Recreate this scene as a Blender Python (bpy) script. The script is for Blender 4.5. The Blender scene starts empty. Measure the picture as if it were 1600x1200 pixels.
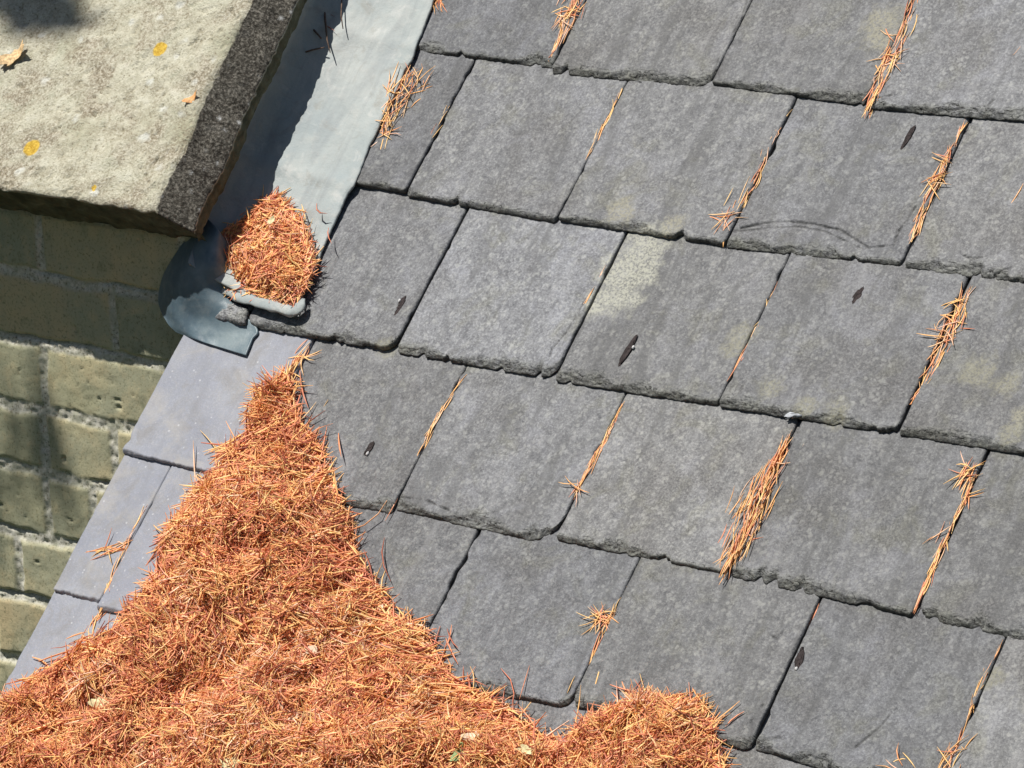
import bpy, math, random
import numpy as np
from mathutils import Matrix, Vector, Euler
rng = np.random.default_rng(7)
random.seed(7)
S = bpy.context.scene
COL = S.collection

# ------------------------------------------------------------------ camera, sky, sun, exposure
F_PX = 7104.92                      # focal length in pixels of the 1600 px wide photograph
CAM_R = Euler((1.29019876, 0.04307986, 0.66659875), 'XYZ')
CAM_P = np.array([3.1687971, -3.99270579, 1.09274649])
cam = bpy.data.objects.new('camera', bpy.data.cameras.new('camera'))
cam.location = CAM_P; cam.rotation_euler = CAM_R
cam.data.sensor_width = 36; cam.data.lens = F_PX * 36 / 1600
cam.data.clip_start = .1; cam.data.clip_end = 500
COL.objects.link(cam); S.camera = cam
SUN = np.array([-.26, -.32, 1.]); SUN /= np.linalg.norm(SUN)
w = bpy.data.worlds.new('World'); S.world = w; w.use_nodes = True
nt = w.node_tree; bg = nt.nodes['Background']
sky = nt.nodes.new('ShaderNodeTexSky'); sky.sky_type = 'NISHITA'; sky.sun_disc = False
sky.sun_elevation = math.asin(SUN[2]); sky.sun_rotation = math.atan2(SUN[0], SUN[1])
nt.links.new(sky.outputs[0], bg.inputs[0]); bg.inputs[1].default_value = .05
sl = bpy.data.lights.new('sun', 'SUN'); sl.energy = 5; sl.angle = math.radians(.53); sl.color = (1, .96, .89)
so = bpy.data.objects.new('sun', sl); so.rotation_euler = Vector(SUN).to_track_quat('Z', 'Y').to_euler(); COL.objects.link(so)
S.view_settings.view_transform = 'Standard'; S.view_settings.look = 'None'
S.view_settings.exposure = .18; S.view_settings.gamma = 1

# ------------------------------------------------------------------ coordinates
PITCH = math.radians(45); CP = math.cos(PITCH); SP = math.sin(PITCH)
RM = np.array(CAM_R.to_matrix())
NRM = np.array([0, -SP, CP]); UPS = np.array([0, CP, SP])
def ray(x, y):
    return RM @ np.array([(x - 800) / F_PX, -(y - 600) / F_PX, -1.])
def on_roof(x, y, n=0.):            # where a seen point lies on the roof: across, up the slope
    d = ray(x, y); t = (n - NRM @ CAM_P) / (NRM @ d); q = CAM_P + t * d
    return q[0], q @ UPS
WALL_Y = -.251
def on_wall(x, y):
    d = ray(x, y); t = (WALL_Y - CAM_P[1]) / d[1]; q = CAM_P + t * d
    return q[0], q[2]
def surf(v): return TOP - THK * ((v / GAUGE) % 1.0)      # height of the slate faces above the mean roof plane
def W(u, v, n): return (u, v * CP - n * SP, v * SP + n * CP)
GAUGE = .19; THK = .0062; TOP = .004

# ------------------------------------------------------------------ noise
def _h(ix, iy, s):
    n = (ix.astype(np.int64) * 374761393 + iy.astype(np.int64) * 668265263 + s * 1274126177) & 0x7fffffff
    n = ((n ^ (n >> 13)) * 1274126177) & 0x7fffffff
    return ((n ^ (n >> 16)) & 0xffff) / 65535.
def noise(x, y, s=0):
    x = np.asarray(x, float); y = np.asarray(y, float)
    ix = np.floor(x); iy = np.floor(y); fx = x - ix; fy = y - iy
    fx = fx * fx * (3 - 2 * fx); fy = fy * fy * (3 - 2 * fy)
    a = _h(ix, iy, s); b = _h(ix + 1, iy, s); c = _h(ix, iy + 1, s); d = _h(ix + 1, iy + 1, s)
    return (a * (1 - fx) + b * fx) * (1 - fy) + (c * (1 - fx) + d * fx) * fy
def fbm(x, y, s=0, o=4):
    r = 0; a = .5; t = 0
    x = np.asarray(x, float); y = np.asarray(y, float)
    for i in range(o):
        r = r + a * noise(x, y, s + i * 17); t += a; a *= .5; x = x * 2.03; y = y * 2.03
    return r / t

# ------------------------------------------------------------------ materials
class M:
    def __init__(s, name):
        s.m = bpy.data.materials.new(name); s.m.use_nodes = True; s.t = s.m.node_tree
        s.b = s.t.nodes['Principled BSDF']; s.tc = s.t.nodes.new('ShaderNodeTexCoord'); s.geo = s.t.nodes.new('ShaderNodeNewGeometry')
    def n(s, kind, **k):
        o = s.t.nodes.new(kind)
        for a, b in k.items(): setattr(o, a, b)
        return o
    def l(s, a, b): s.t.links.new(a, b)
    def vec(s, off=True):
        if not off: return s.tc.outputs['Object']
        i = s.n('ShaderNodeObjectInfo'); mu = s.n('ShaderNodeMath', operation='MULTIPLY'); s.l(i.outputs['Random'], mu.inputs[0]); mu.inputs[1].default_value = 37
        ad = s.n('ShaderNodeVectorMath', operation='ADD'); s.l(s.tc.outputs['Object'], ad.inputs[0]); s.l(mu.outputs[0], ad.inputs[1]); return ad.outputs[0]
    def noise(s, v, scale, detail=4, rough=.55, dist=0):
        o = s.n('ShaderNodeTexNoise'); o.inputs['Scale'].default_value = scale; o.inputs['Detail'].default_value = detail
        o.inputs['Roughness'].default_value = rough; o.inputs['Distortion'].default_value = dist; s.l(v, o.inputs['Vector']); return o.outputs[0]
    def ramp(s, f, stops, interp='LINEAR'):
        o = s.n('ShaderNodeValToRGB'); e = o.color_ramp.elements; o.color_ramp.interpolation = interp
        while len(e) < len(stops): e.new(.5)
        for q, (p, c) in zip(e, stops):
            q.position = p; q.color = (*c, 1) if len(c) == 3 else c
        s.l(f, o.inputs[0]); return o.outputs[0]
    def mix(s, f, a, b, mode='MIX'):
        o = s.n('ShaderNodeMix', data_type='RGBA', blend_type=mode)
        for v, i in ((f, 0), (a, 6), (b, 7)):
            if hasattr(v, 'is_output'): s.l(v, o.inputs[i])
            else: o.inputs[i].default_value = v if i == 0 else (*v, 1)
        return o.outputs[2]
    def math(s, op, a, b=0., c=0., clamp=False):
        o = s.n('ShaderNodeMath', operation=op, use_clamp=clamp)
        for v, i in ((a, 0), (b, 1), (c, 2)):
            if hasattr(v, 'is_output'): s.l(v, o.inputs[i])
            else: o.inputs[i].default_value = v
        return o.outputs[0]
    def bump(s, h, strength, dist):
        o = s.n('ShaderNodeBump'); o.inputs['Strength'].default_value = strength; o.inputs['Distance'].default_value = dist
        s.l(h, o.inputs['Height']); s.l(o.outputs[0], s.b.inputs['Normal']); return o
    def out(s, col, rough=.7, spec=.4):
        if hasattr(col, 'is_output'): s.l(col, s.b.inputs['Base Color'])
        else: s.b.inputs['Base Color'].default_value = (*col, 1)
        if hasattr(rough, 'is_output'): s.l(rough, s.b.inputs['Roughness'])
        else: s.b.inputs['Roughness'].default_value = rough
        s.b.inputs['Specular IOR Level'].default_value = spec; return s.m
    def spots(s, pts):               # stains and lichens at fixed places: (world point, radius across, radius along, angle)
        acc = None
        for (p, r) in pts:
            d = s.n('ShaderNodeVectorMath', operation='DISTANCE'); s.l(s.geo.outputs['Position'], d.inputs[0]); d.inputs[1].default_value = p
            v = s.math('MULTIPLY_ADD', d.outputs['Value'], -1. / r, 1.)
            acc = v if acc is None else s.math('MAXIMUM', acc, v)
        return acc

def slate_mat(clean=False):
    k = M('clean slate' if clean else 'weathered slate'); v = k.vec()
    big = k.noise(v, 9, 5, .6); mid = k.noise(v, 80, 4, .65, .3); fine = k.noise(v, 330, 3, .7, .5); grit = k.noise(v, 900, 2, .6)
    if clean:
        c = k.ramp(big, [(.3, (.215, .228, .28)), (.55, (.27, .284, .335)), (.75, (.31, .322, .352))])
        c = k.mix(k.ramp(mid, [(.45, (0,)*3), (.75, (.35,)*3)]), c, (.32, .315, .305))
        c = k.mix(k.ramp(fine, [(.42, (.45,)*3), (.58, (0,)*3)]), c, (.21, .22, .25))
        c = k.mix(k.ramp(fine, [(.56, (0,)*3), (.7, (.4,)*3)]), c, (.38, .385, .40))
        c = k.mix(k.ramp(k.noise(v, 24, 5, .7, .7), [(.5, (0,)*3), (.66, (.5,)*3)]), c, (.20, .19, .18))
        c = k.mix(k.ramp(k.noise(v, 15, 5, .7, .5), [(.52, (0,)*3), (.7, (.6,)*3)]), c, (.36, .34, .31))
        mq = k.n('ShaderNodeMapping'); mq.inputs['Scale'].default_value = (70, 9, 30); k.l(v, mq.inputs['Vector'])
        c = k.mix(k.ramp(k.noise(mq.outputs[0], 1, 4, .6), [(.5, (0,)*3), (.68, (.35,)*3)]), c, (.19, .195, .22))
        vo = k.n('ShaderNodeTexVoronoi'); vo.inputs['Scale'].default_value = 75; k.l(v, vo.inputs['Vector'])
        c = k.mix(k.ramp(vo.outputs['Distance'], [(.07, (.5,)*3), (.12, (0,)*3)]), c, (.55, .56, .58))
    else:
        c = k.ramp(fine, [(.35, (.040, .042, .048)), (.45, (.100, .104, .114)), (.55, (.168, .174, .186)), (.66, (.315, .322, .33))])
        c2 = k.ramp(mid, [(.3, (.065, .067, .078)), (.47, (.118, .121, .133)), (.58, (.175, .18, .193)), (.72, (.265, .272, .275))])
        c = k.mix(.5, c, c2)
        c = k.mix(k.ramp(big, [(.36, (.75,)*3), (.5, (0,)*3)]), c, k.ramp(fine, [(.4, (.06, .06, .064)), (.62, (.155, .155, .16))]))   # darker blotches
        bl = k.noise(v, 13, 4, .62, .8)
        c = k.mix(k.ramp(bl, [(.53, (0,)*3), (.68, (.55,)*3)]), c, k.ramp(fine, [(.4, (.155, .16, .185)), (.62, (.27, .28, .31))]))    # blue grey cleaner areas
        ms = k.n('ShaderNodeMapping'); ms.inputs['Scale'].default_value = (48, 7, 30); k.l(v, ms.inputs['Vector'])
        st = k.noise(ms.outputs[0], 1, 5, .65, .6)
        c = k.mix(k.ramp(st, [(.36, (.5,)*3), (.48, (0,)*3)]), c, (.075, .077, .082))
        c = k.mix(k.ramp(st, [(.56, (0,)*3), (.70, (.35,)*3)]), c, (.25, .255, .27))
        b2 = k.noise(v, 19, 4, .65, .5)
        c = k.mix(k.ramp(b2, [(.54, (0,)*3), (.68, (.34,)*3)]), c, k.ramp(fine, [(.4, (.085, .085, .06)), (.62, (.21, .21, .165))]))   # thin olive algae
        mpw = k.n('ShaderNodeVectorMath', operation='ADD'); k.l(v, mpw.inputs[0])
        nv = k.n('ShaderNodeTexNoise'); nv.inputs['Scale'].default_value = 160; k.l(v, nv.inputs['Vector'])
        ns = k.n('ShaderNodeVectorMath', operation='SCALE'); k.l(nv.outputs[1], ns.inputs[0]); ns.inputs['Scale'].default_value = .006; k.l(ns.outputs[0], mpw.inputs[1])
        for sc, lo, hi, am, colr in ((150, .28, .42, .38, (.30, .305, .305)), (75, .16, .27, .32, (.33, .34, .33))):
            vo = k.n('ShaderNodeTexVoronoi'); vo.inputs['Scale'].default_value = sc; k.l(mpw.outputs[0], vo.inputs['Vector'])
            msk = k.math('MULTIPLY', k.ramp(vo.outputs['Distance'], [(lo, (1,)*3), (hi, (0,)*3)]), k.ramp(k.noise(v, sc * .3, 2), [(.5, (0,)*3), (.6, (am,)*3)]))
            c = k.mix(msk, c, colr)
        # per slate tone
        a = k.n('ShaderNodeAttribute', attribute_type='OBJECT', attribute_name='tone')
        hs = k.n('ShaderNodeHueSaturation'); k.l(c, hs.inputs['Color']); k.l(a.outputs['Fac'], hs.inputs['Value']); c = hs.outputs[0]
        at = k.n('ShaderNodeAttribute', attribute_type='OBJECT', attribute_name='warm'); c = k.mix(at.outputs['Fac'], c, (1.05, 1., .88), 'MULTIPLY')
        # weathered tail: paler dressed edge, from a mesh attribute
        ea = k.n('ShaderNodeAttribute', attribute_type='GEOMETRY', attribute_name='dressed')
        em = k.math('MULTIPLY', ea.outputs['Fac'], k.ramp(mid, [(.35, (.25,)*3), (.6, (.9,)*3)]))
        c = k.mix(em, c, k.ramp(fine, [(.38, (.06, .063, .05)), (.6, (.19, .195, .165))]))
        mp = k.n('ShaderNodeMapping'); mp.inputs['Scale'].default_value = (55, 210, 55); k.l(v, mp.inputs['Vector'])
        cn = k.noise(mp.outputs[0], 1, 3, .6, .6)
        line = k.ramp(cn, [(.462, (0,)*3), (.478, (1,)*3), (.492, (1,)*3), (.508, (0,)*3)])
        cr = k.math('MULTIPLY', line, k.ramp(ea.outputs['Fac'], [(.12, (0,)*3), (.5, (1,)*3)]))
        c = k.mix(cr, c, (.012, .012, .011))
        ca = k.n('ShaderNodeAttribute', attribute_type='GEOMETRY', attribute_name='crack_and_shade')
        c = k.mix(ca.outputs['Fac'], c, (.035, .035, .035))  # dark crack lines, plus gap shadow painted along the tails
        gr = k.noise(k.geo.outputs['Position'], 330, 3, .7)
        edge = k.noise(k.geo.outputs['Position'], 45, 3, .6)
        def patch(c, pts, col, strength):
            s_ = k.math('ADD', k.spots(pts), k.math('MULTIPLY_ADD', edge, 1.7, -.85))
            m_ = k.ramp(s_, [(.1, (0,)*3), (.55, (1,)*3)])
            m_ = k.math('MULTIPLY', m_, k.ramp(gr, [(.40, (.12,)*3), (.58, (strength,)*3)]))
            return k.mix(m_, c, col)
        P = lambda x, y, r: (W(*on_roof(x, y), .003), r / 1150.)
        c = patch(c, [P(985, 425, 62), P(975, 455, 50), P(1005, 395, 48), P(940, 470, 34)], (.42, .42, .35), .8)
        c = patch(c, [P(972, 333, 34), P(1062, 355, 24), P(1382, 40, 38), P(1370, 62, 26), P(1600, 655, 22)], (.30, .285, .21), .7)
        c = patch(c, [P(1158, 528, 28), P(1150, 545, 24), P(1530, 582, 30), P(1572, 602, 26), P(1210, 610, 26), P(1262, 640, 20), P(1310, 650, 25), P(605, 545, 20), P(1588, 680, 22), P(1550, 1060, 20)], (.28, .27, .19), .55)
    h = k.math('ADD', k.math('MULTIPLY', fine, .6), k.math('MULTIPLY', grit, .35))
    h = k.math('ADD', h, k.math('MULTIPLY', mid, .8))
    if not clean: h = k.math('SUBTRACT', h, k.math('MULTIPLY', cr, 1.2))
    rv = k.ramp(k.noise(v, 11, 5, .6, .6), [(.40, (0,)*3), (.425, (.5,)*3), (.56, (.5,)*3), (.585, (1,)*3)])
    h = k.math('ADD', h, k.math('MULTIPLY', rv, .35 if not clean else .15))
    k.bump(h, .5 if not clean else .25, .0024)
    return k.out(c, k.ramp(fine, [(.3, (.5,)*3), (.7, (.72,)*3)]), .35)
SLATE = slate_mat(); CLEAN = slate_mat(True)

def needle_mat():
    k = M('dead conifer needles')
    a = k.n('ShaderNodeAttribute', attribute_type='GEOMETRY', attribute_name='tint')
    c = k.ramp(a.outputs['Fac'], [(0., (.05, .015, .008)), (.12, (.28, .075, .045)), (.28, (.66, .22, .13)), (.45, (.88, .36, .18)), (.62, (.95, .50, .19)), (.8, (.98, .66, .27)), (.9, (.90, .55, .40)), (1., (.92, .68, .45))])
    k.out(c, .42, .45)
    k.b.inputs['Subsurface Weight'].default_value = 0.0
    return k.m
NEEDLE = needle_mat()

def lead_mat():
    k = M('weathered lead'); v = k.vec(False)
    a = k.noise(v, 10, 5, .6); b = k.noise(v, 60, 4, .6); f = k.noise(v, 500, 3, .6)
    c = k.ramp(a, [(.3, (.27, .315, .33)), (.5, (.35, .385, .38)), (.7, (.43, .45, .43))])
    c = k.mix(k.ramp(b, [(.52, (0,)*3), (.75, (.5,)*3)]), c, (.46, .46, .43))
    c = k.mix(k.math('MULTIPLY', f, .25), c, (.25, .28, .30))
    c = k.mix(k.ramp(k.noise(v, 26, 5, .7, .8), [(.54, (0,)*3), (.66, (.55,)*3)]), c, (.25, .245, .22))
    c = k.mix(k.ramp(k.noise(v, 33, 5, .7, .8), [(.55, (0,)*3), (.68, (.5,)*3)]), c, (.52, .52, .50))
    mq = k.n('ShaderNodeMapping'); mq.inputs['Scale'].default_value = (45, 7, 20); k.l(v, mq.inputs['Vector'])
    c = k.mix(k.ramp(k.noise(mq.outputs[0], 1, 4, .65, .5), [(.5, (0,)*3), (.68, (.5,)*3)]), c, (.24, .26, .27))
    vo = k.n('ShaderNodeTexVoronoi'); vo.inputs['Scale'].default_value = 60; k.l(v, vo.inputs['Vector'])
    c = k.mix(k.ramp(vo.outputs['Distance'], [(.04, (.5,)*3), (.09, (0,)*3)]), c, (.3, .3, .29))
    k.bump(k.math('ADD', k.math('MULTIPLY', b, 1.), k.math('MULTIPLY', f, .2)), .35, .004)
    return k.out(c, .62, .25)
LEAD = lead_mat()
def shaded_lead_mat():
    k = M('shaded dressed lead'); v = k.vec(False)
    a = k.noise(v, 14, 5, .6); b = k.noise(v, 70, 4, .6)
    c = k.ramp(a, [(.3, (.055, .085, .115)), (.5, (.10, .145, .175)), (.7, (.20, .25, .27))])  # blue-black base: the coping's shade is put into the apron's colour
    c = k.mix(k.ramp(b, [(.5, (0,)*3), (.8, (.4,)*3)]), c, (.27, .31, .32))
    k.bump(b, .25, .003)
    return k.out(c, .42, .4)
LEAD2 = shaded_lead_mat()

def stone_mat():
    k = M('lichened coping stone'); v = k.vec(False)
    big = k.noise(v, 7, 5, .6); mid = k.noise(v, 38, 5, .65); fine = k.noise(v, 300, 4, .72); grit = k.noise(v, 620, 2, .6)
    c = k.ramp(mid, [(.3, (.26, .23, .165)), (.45, (.42, .39, .295)), (.58, (.54, .515, .405)), (.72, (.66, .64, .54))])
    c = k.mix(k.ramp(big, [(.35, (0,)*3), (.65, (.5,)*3)]), c, (.46, .455, .36))
    b3 = k.noise(v, 13, 4, .65, .4)
    c = k.mix(k.ramp(b3, [(.5, (0,)*3), (.62, (.75,)*3)]), c, k.ramp(fine, [(.4, (.21, .175, .125)), (.6, (.43, .375, .29))]))
    b4 = k.noise(v, 23, 4, .65, .6)
    c = k.mix(k.ramp(b4, [(.55, (0,)*3), (.7, (.55,)*3)]), c, (.42, .43, .33))
    c = k.mix(k.ramp(fine, [(.5, (0,)*3), (.62, (.65,)*3)]), c, (.62, .60, .50))
    c = k.mix(k.ramp(fine, [(.34, (.8,)*3), (.44, (0,)*3)]), c, (.18, .15, .095))
    vo = k.n('ShaderNodeTexVoronoi'); vo.inputs['Scale'].default_value = 27; k.l(v, vo.inputs['Vector']); vo.inputs['Randomness'].default_value = 1
    wl = k.math('ADD', vo.outputs['Distance'], k.math('MULTIPLY_ADD', mid, .8, -.4))
    c = k.mix(k.ramp(wl, [(.06, (.7,)*3), (.2, (0,)*3)]), c, (.70, .71, .66))
    vg = k.n('ShaderNodeTexVoronoi'); vg.inputs['Scale'].default_value = 11; k.l(v, vg.inputs['Vector'])
    c = k.mix(k.math('MULTIPLY', k.ramp(vg.outputs['Distance'], [(.1, (.8,)*3), (.4, (0,)*3)]), k.ramp(fine, [(.42, (0,)*3), (.56, (.7,)*3)])), c, (.30, .31, .19))
    Pc = lambda x, y, r: (W(*on_roof(x, y, .13), .13), r / 1330.)
    yel = k.math('ADD', k.spots([Pc(249, 76, 15), Pc(50, 231, 17), Pc(147, 294, 6), Pc(8, 318, 4)]), k.math('MULTIPLY_ADD', fine, .5, -.25))
    c = k.mix(k.ramp(yel, [(.06, (0,)*3), (.2, (.95,)*3)]), c, k.ramp(fine, [(.4, (.50, .30, .03)), (.6, (.70, .48, .07))]))
    # the right-hand face is crusted with black lichen, white rosettes on it
    sa = k.n('ShaderNodeAttribute', attribute_type='GEOMETRY', attribute_name='crust')
    blk = k.ramp(fine, [(.38, (.014, .012, .011)), (.5, (.06, .053, .046)), (.62, (.20, .185, .16))])
    v3 = k.n('ShaderNodeTexVoronoi'); v3.inputs['Scale'].default_value = 55; k.l(v, v3.inputs['Vector'])
    ros = k.math('MULTIPLY', k.ramp(k.math('ADD', v3.outputs['Distance'], k.math('MULTIPLY_ADD', fine, .7, -.35)), [(.02, (1,)*3), (.2, (0,)*3)]), k.ramp(k.noise(v, 16, 2), [(.44, (0,)*3), (.56, (1,)*3)]))
    blk = k.mix(ros, blk, (.62, .63, .63))
    cm = k.ramp(k.math('ADD', sa.outputs['Fac'], k.math('MULTIPLY_ADD', mid, .9, -.45)), [(.36, (0,)*3), (.62, (.93,)*3)])
    c = k.mix(cm, c, blk)
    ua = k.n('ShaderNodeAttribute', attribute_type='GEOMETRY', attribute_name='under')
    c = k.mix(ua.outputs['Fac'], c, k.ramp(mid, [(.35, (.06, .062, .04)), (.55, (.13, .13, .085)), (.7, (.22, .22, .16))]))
    k.bump(k.math('ADD', k.math('ADD', k.math('MULTIPLY', fine, 1.), k.math('MULTIPLY', grit, .3)), mid), .75, .004)
    return k.out(c, .9, .2)
STONE = stone_mat()

def brick_mat():
    k = M('mossy old brick'); v = k.vec(False)
    a = k.n('ShaderNodeAttribute', attribute_type='GEOMETRY', attribute_name='brick_tint'); mo = k.n('ShaderNodeAttribute', attribute_type='GEOMETRY', attribute_name='mortar')
    big = k.noise(v, 12, 4, .6); mid = k.noise(v, 45, 5, .65); fine = k.noise(v, 260, 4, .7)
    br = k.ramp(a.outputs['Fac'], [(0, (.36, .36, .25)), (.35, (.48, .46, .30)), (.65, (.57, .50, .31)), (1, (.66, .52, .31))])
    c = k.mix(k.ramp(big, [(.4, (0,)*3), (.62, (.75,)*3)]), br, (.42, .43, .31))
    c = k.mix(k.ramp(mid, [(.52, (0,)*3), (.72, (.6,)*3)]), c, (.64, .54, .33))
    c = k.mix(k.ramp(mid, [(.28, (.6,)*3), (.42, (0,)*3)]), c, (.22, .235, .15))
    c = k.mix(k.ramp(fine, [(.36, (.6,)*3), (.46, (0,)*3)]), c, (.18, .175, .11))
    dk = k.noise(v, 620, 2, .5)
    c = k.mix(k.ramp(dk, [(.70, (0,)*3), (.74, (.9,)*3)]), c, (.03, .03, .02))
    mc = k.ramp(fine, [(.34, (.16, .15, .11)), (.42, (.48, .46, .38)), (.55, (.66, .64, .56))])
    mc = k.mix(k.ramp(mid, [(.45, (0,)*3), (.6, (.5,)*3)]), mc, (.32, .33, .22))
    c = k.mix(mo.outputs['Fac'], c, mc)
    k.bump(k.math('ADD', k.math('MULTIPLY', fine, .6), mid), .35, .002)
    return k.out(c, .92, .15)
BRICK = brick_mat()
def plain(name, col, rough=.8, bump=0, scale=200, var=.3, spec=.3, vary=None):
    k = M(name); v = k.vec(False); f = k.noise(v, scale, 4, .6)
    lo = tuple(x * (1 - var) for x in col); hi = tuple(min(1, x * (1 + var)) for x in col)
    c = k.ramp(f, [(.35, lo), (.65, hi)])
    if bump: k.bump(f, bump, .002)
    return k.out(c, rough, spec)
LEAF = plain('dry tan leaf', (.62, .44, .24), .7, .3, 260, .35)
LEAF_O = plain('dry orange leaf', (.66, .36, .16), .7, .3, 260, .35)
LEAF_P = plain('pale papery leaf', (.66, .58, .33), .7, .3, 300, .3)
LEAF_G = plain('green leaf', (.22, .30, .12), .6, .3, 300, .3)
SEED = plain('pale seed husk', (.74, .60, .44), .7, .3, 400, .2)
DROP = plain('dried dark dropping', (.032, .024, .024), .8, .8, 420, .6)
DROPW = plain('white dropping tip', (.62, .62, .62), .8, .3, 500, .1)
TWIG = plain('dark twig bark', (.12, .08, .06), .85, .5, 300, .4)
WEB = plain('dusty cobweb', (.6, .58, .52), .8, 0, 200, .2)
MORT = plain('crumbling lime mortar', (.36, .32, .20), .95, .9, 90, .55)
DECK = plain('roof boarding', (.10, .085, .06), .9, .3, 60, .3)
BODY = plain('rendered wall', (.3, .28, .2), .9, .3, 40, .3)
FOL = plain('conifer foliage', (.05, .09, .035), .8, .3, 100, .4)
BARK = plain('conifer bark', (.10, .07, .05), .9, .6, 60, .4)

# ------------------------------------------------------------------ objects
def mesh(name, V, faces, mat, smooth=True, attrs=None):
    me = bpy.data.meshes.new(name); V = np.asarray(V, float)
    if isinstance(faces, np.ndarray):
        k = faces.shape[1]; n = len(faces)
        me.vertices.add(len(V)); me.vertices.foreach_set('co', V.ravel())
        me.loops.add(n * k); me.loops.foreach_set('vertex_index', faces.ravel().astype(np.int32))
        me.polygons.add(n); me.polygons.foreach_set('loop_start', np.arange(0, n * k, k, dtype=np.int32))
        me.polygons.foreach_set('loop_total', np.full(n, k, dtype=np.int32))
    else:
        me.from_pydata([tuple(v) for v in V], [], faces)
    me.update(calc_edges=True)
    if smooth: me.polygons.foreach_set('use_smooth', np.ones(len(me.polygons), dtype=bool))
    for a, val in (attrs or {}).items():
        at = me.attributes.new(a, 'FLOAT', 'POINT'); at.data.foreach_set('value', np.asarray(val, np.float32))
    me.materials.append(mat); me.validate(); return me
def tag(o, label=None, cat=None, group=None, kind=None):
    if label: o['label'] = label
    if cat: o['category'] = cat
    if group: o['group'] = group
    if kind: o['kind'] = kind
    return o
def obj(name, me, parent=None):
    o = bpy.data.objects.new(name, me); COL.objects.link(o)
    if parent: o.parent = parent
    return o
def empty(name, loc=(0, 0, 0), rot=(0, 0, 0)):
    o = bpy.data.objects.new(name, None); o.empty_display_size = .05; o.location = loc; o.rotation_euler = rot; COL.objects.link(o); return o
def lay(o, u, v, n=0.):              # an object whose own axes are: across, up the slope, away from the slope
    o.location = W(u, v, n); o.rotation_euler = (PITCH, 0, 0); return o
def grid_faces(nr, nc):
    i = np.arange(nr - 1)[:, None] * nc + np.arange(nc - 1)[None, :]
    return np.stack([i, i + 1, i + nc + 1, i + nc], -1).reshape(-1, 4)
def shell(top, thick_vec):           # closed slab from a grid of top points
    nr, nc, _ = top.shape
    bot = top + thick_vec
    V = np.concatenate([top.reshape(-1, 3), bot.reshape(-1, 3)]); N = nr * nc
    f = grid_faces(nr, nc); fb = f[:, ::-1] + N
    ring = list(range(nc)) + [r * nc + nc - 1 for r in range(1, nr)] + [(nr - 1) * nc + c for c in range(nc - 2, -1, -1)] + [r * nc for r in range(nr - 2, 0, -1)]
    ring = np.array(ring); nx = np.roll(ring, -1)
    fs = np.stack([ring + N, nx + N, nx, ring], -1)
    return V, np.concatenate([f, fb, fs])

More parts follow.
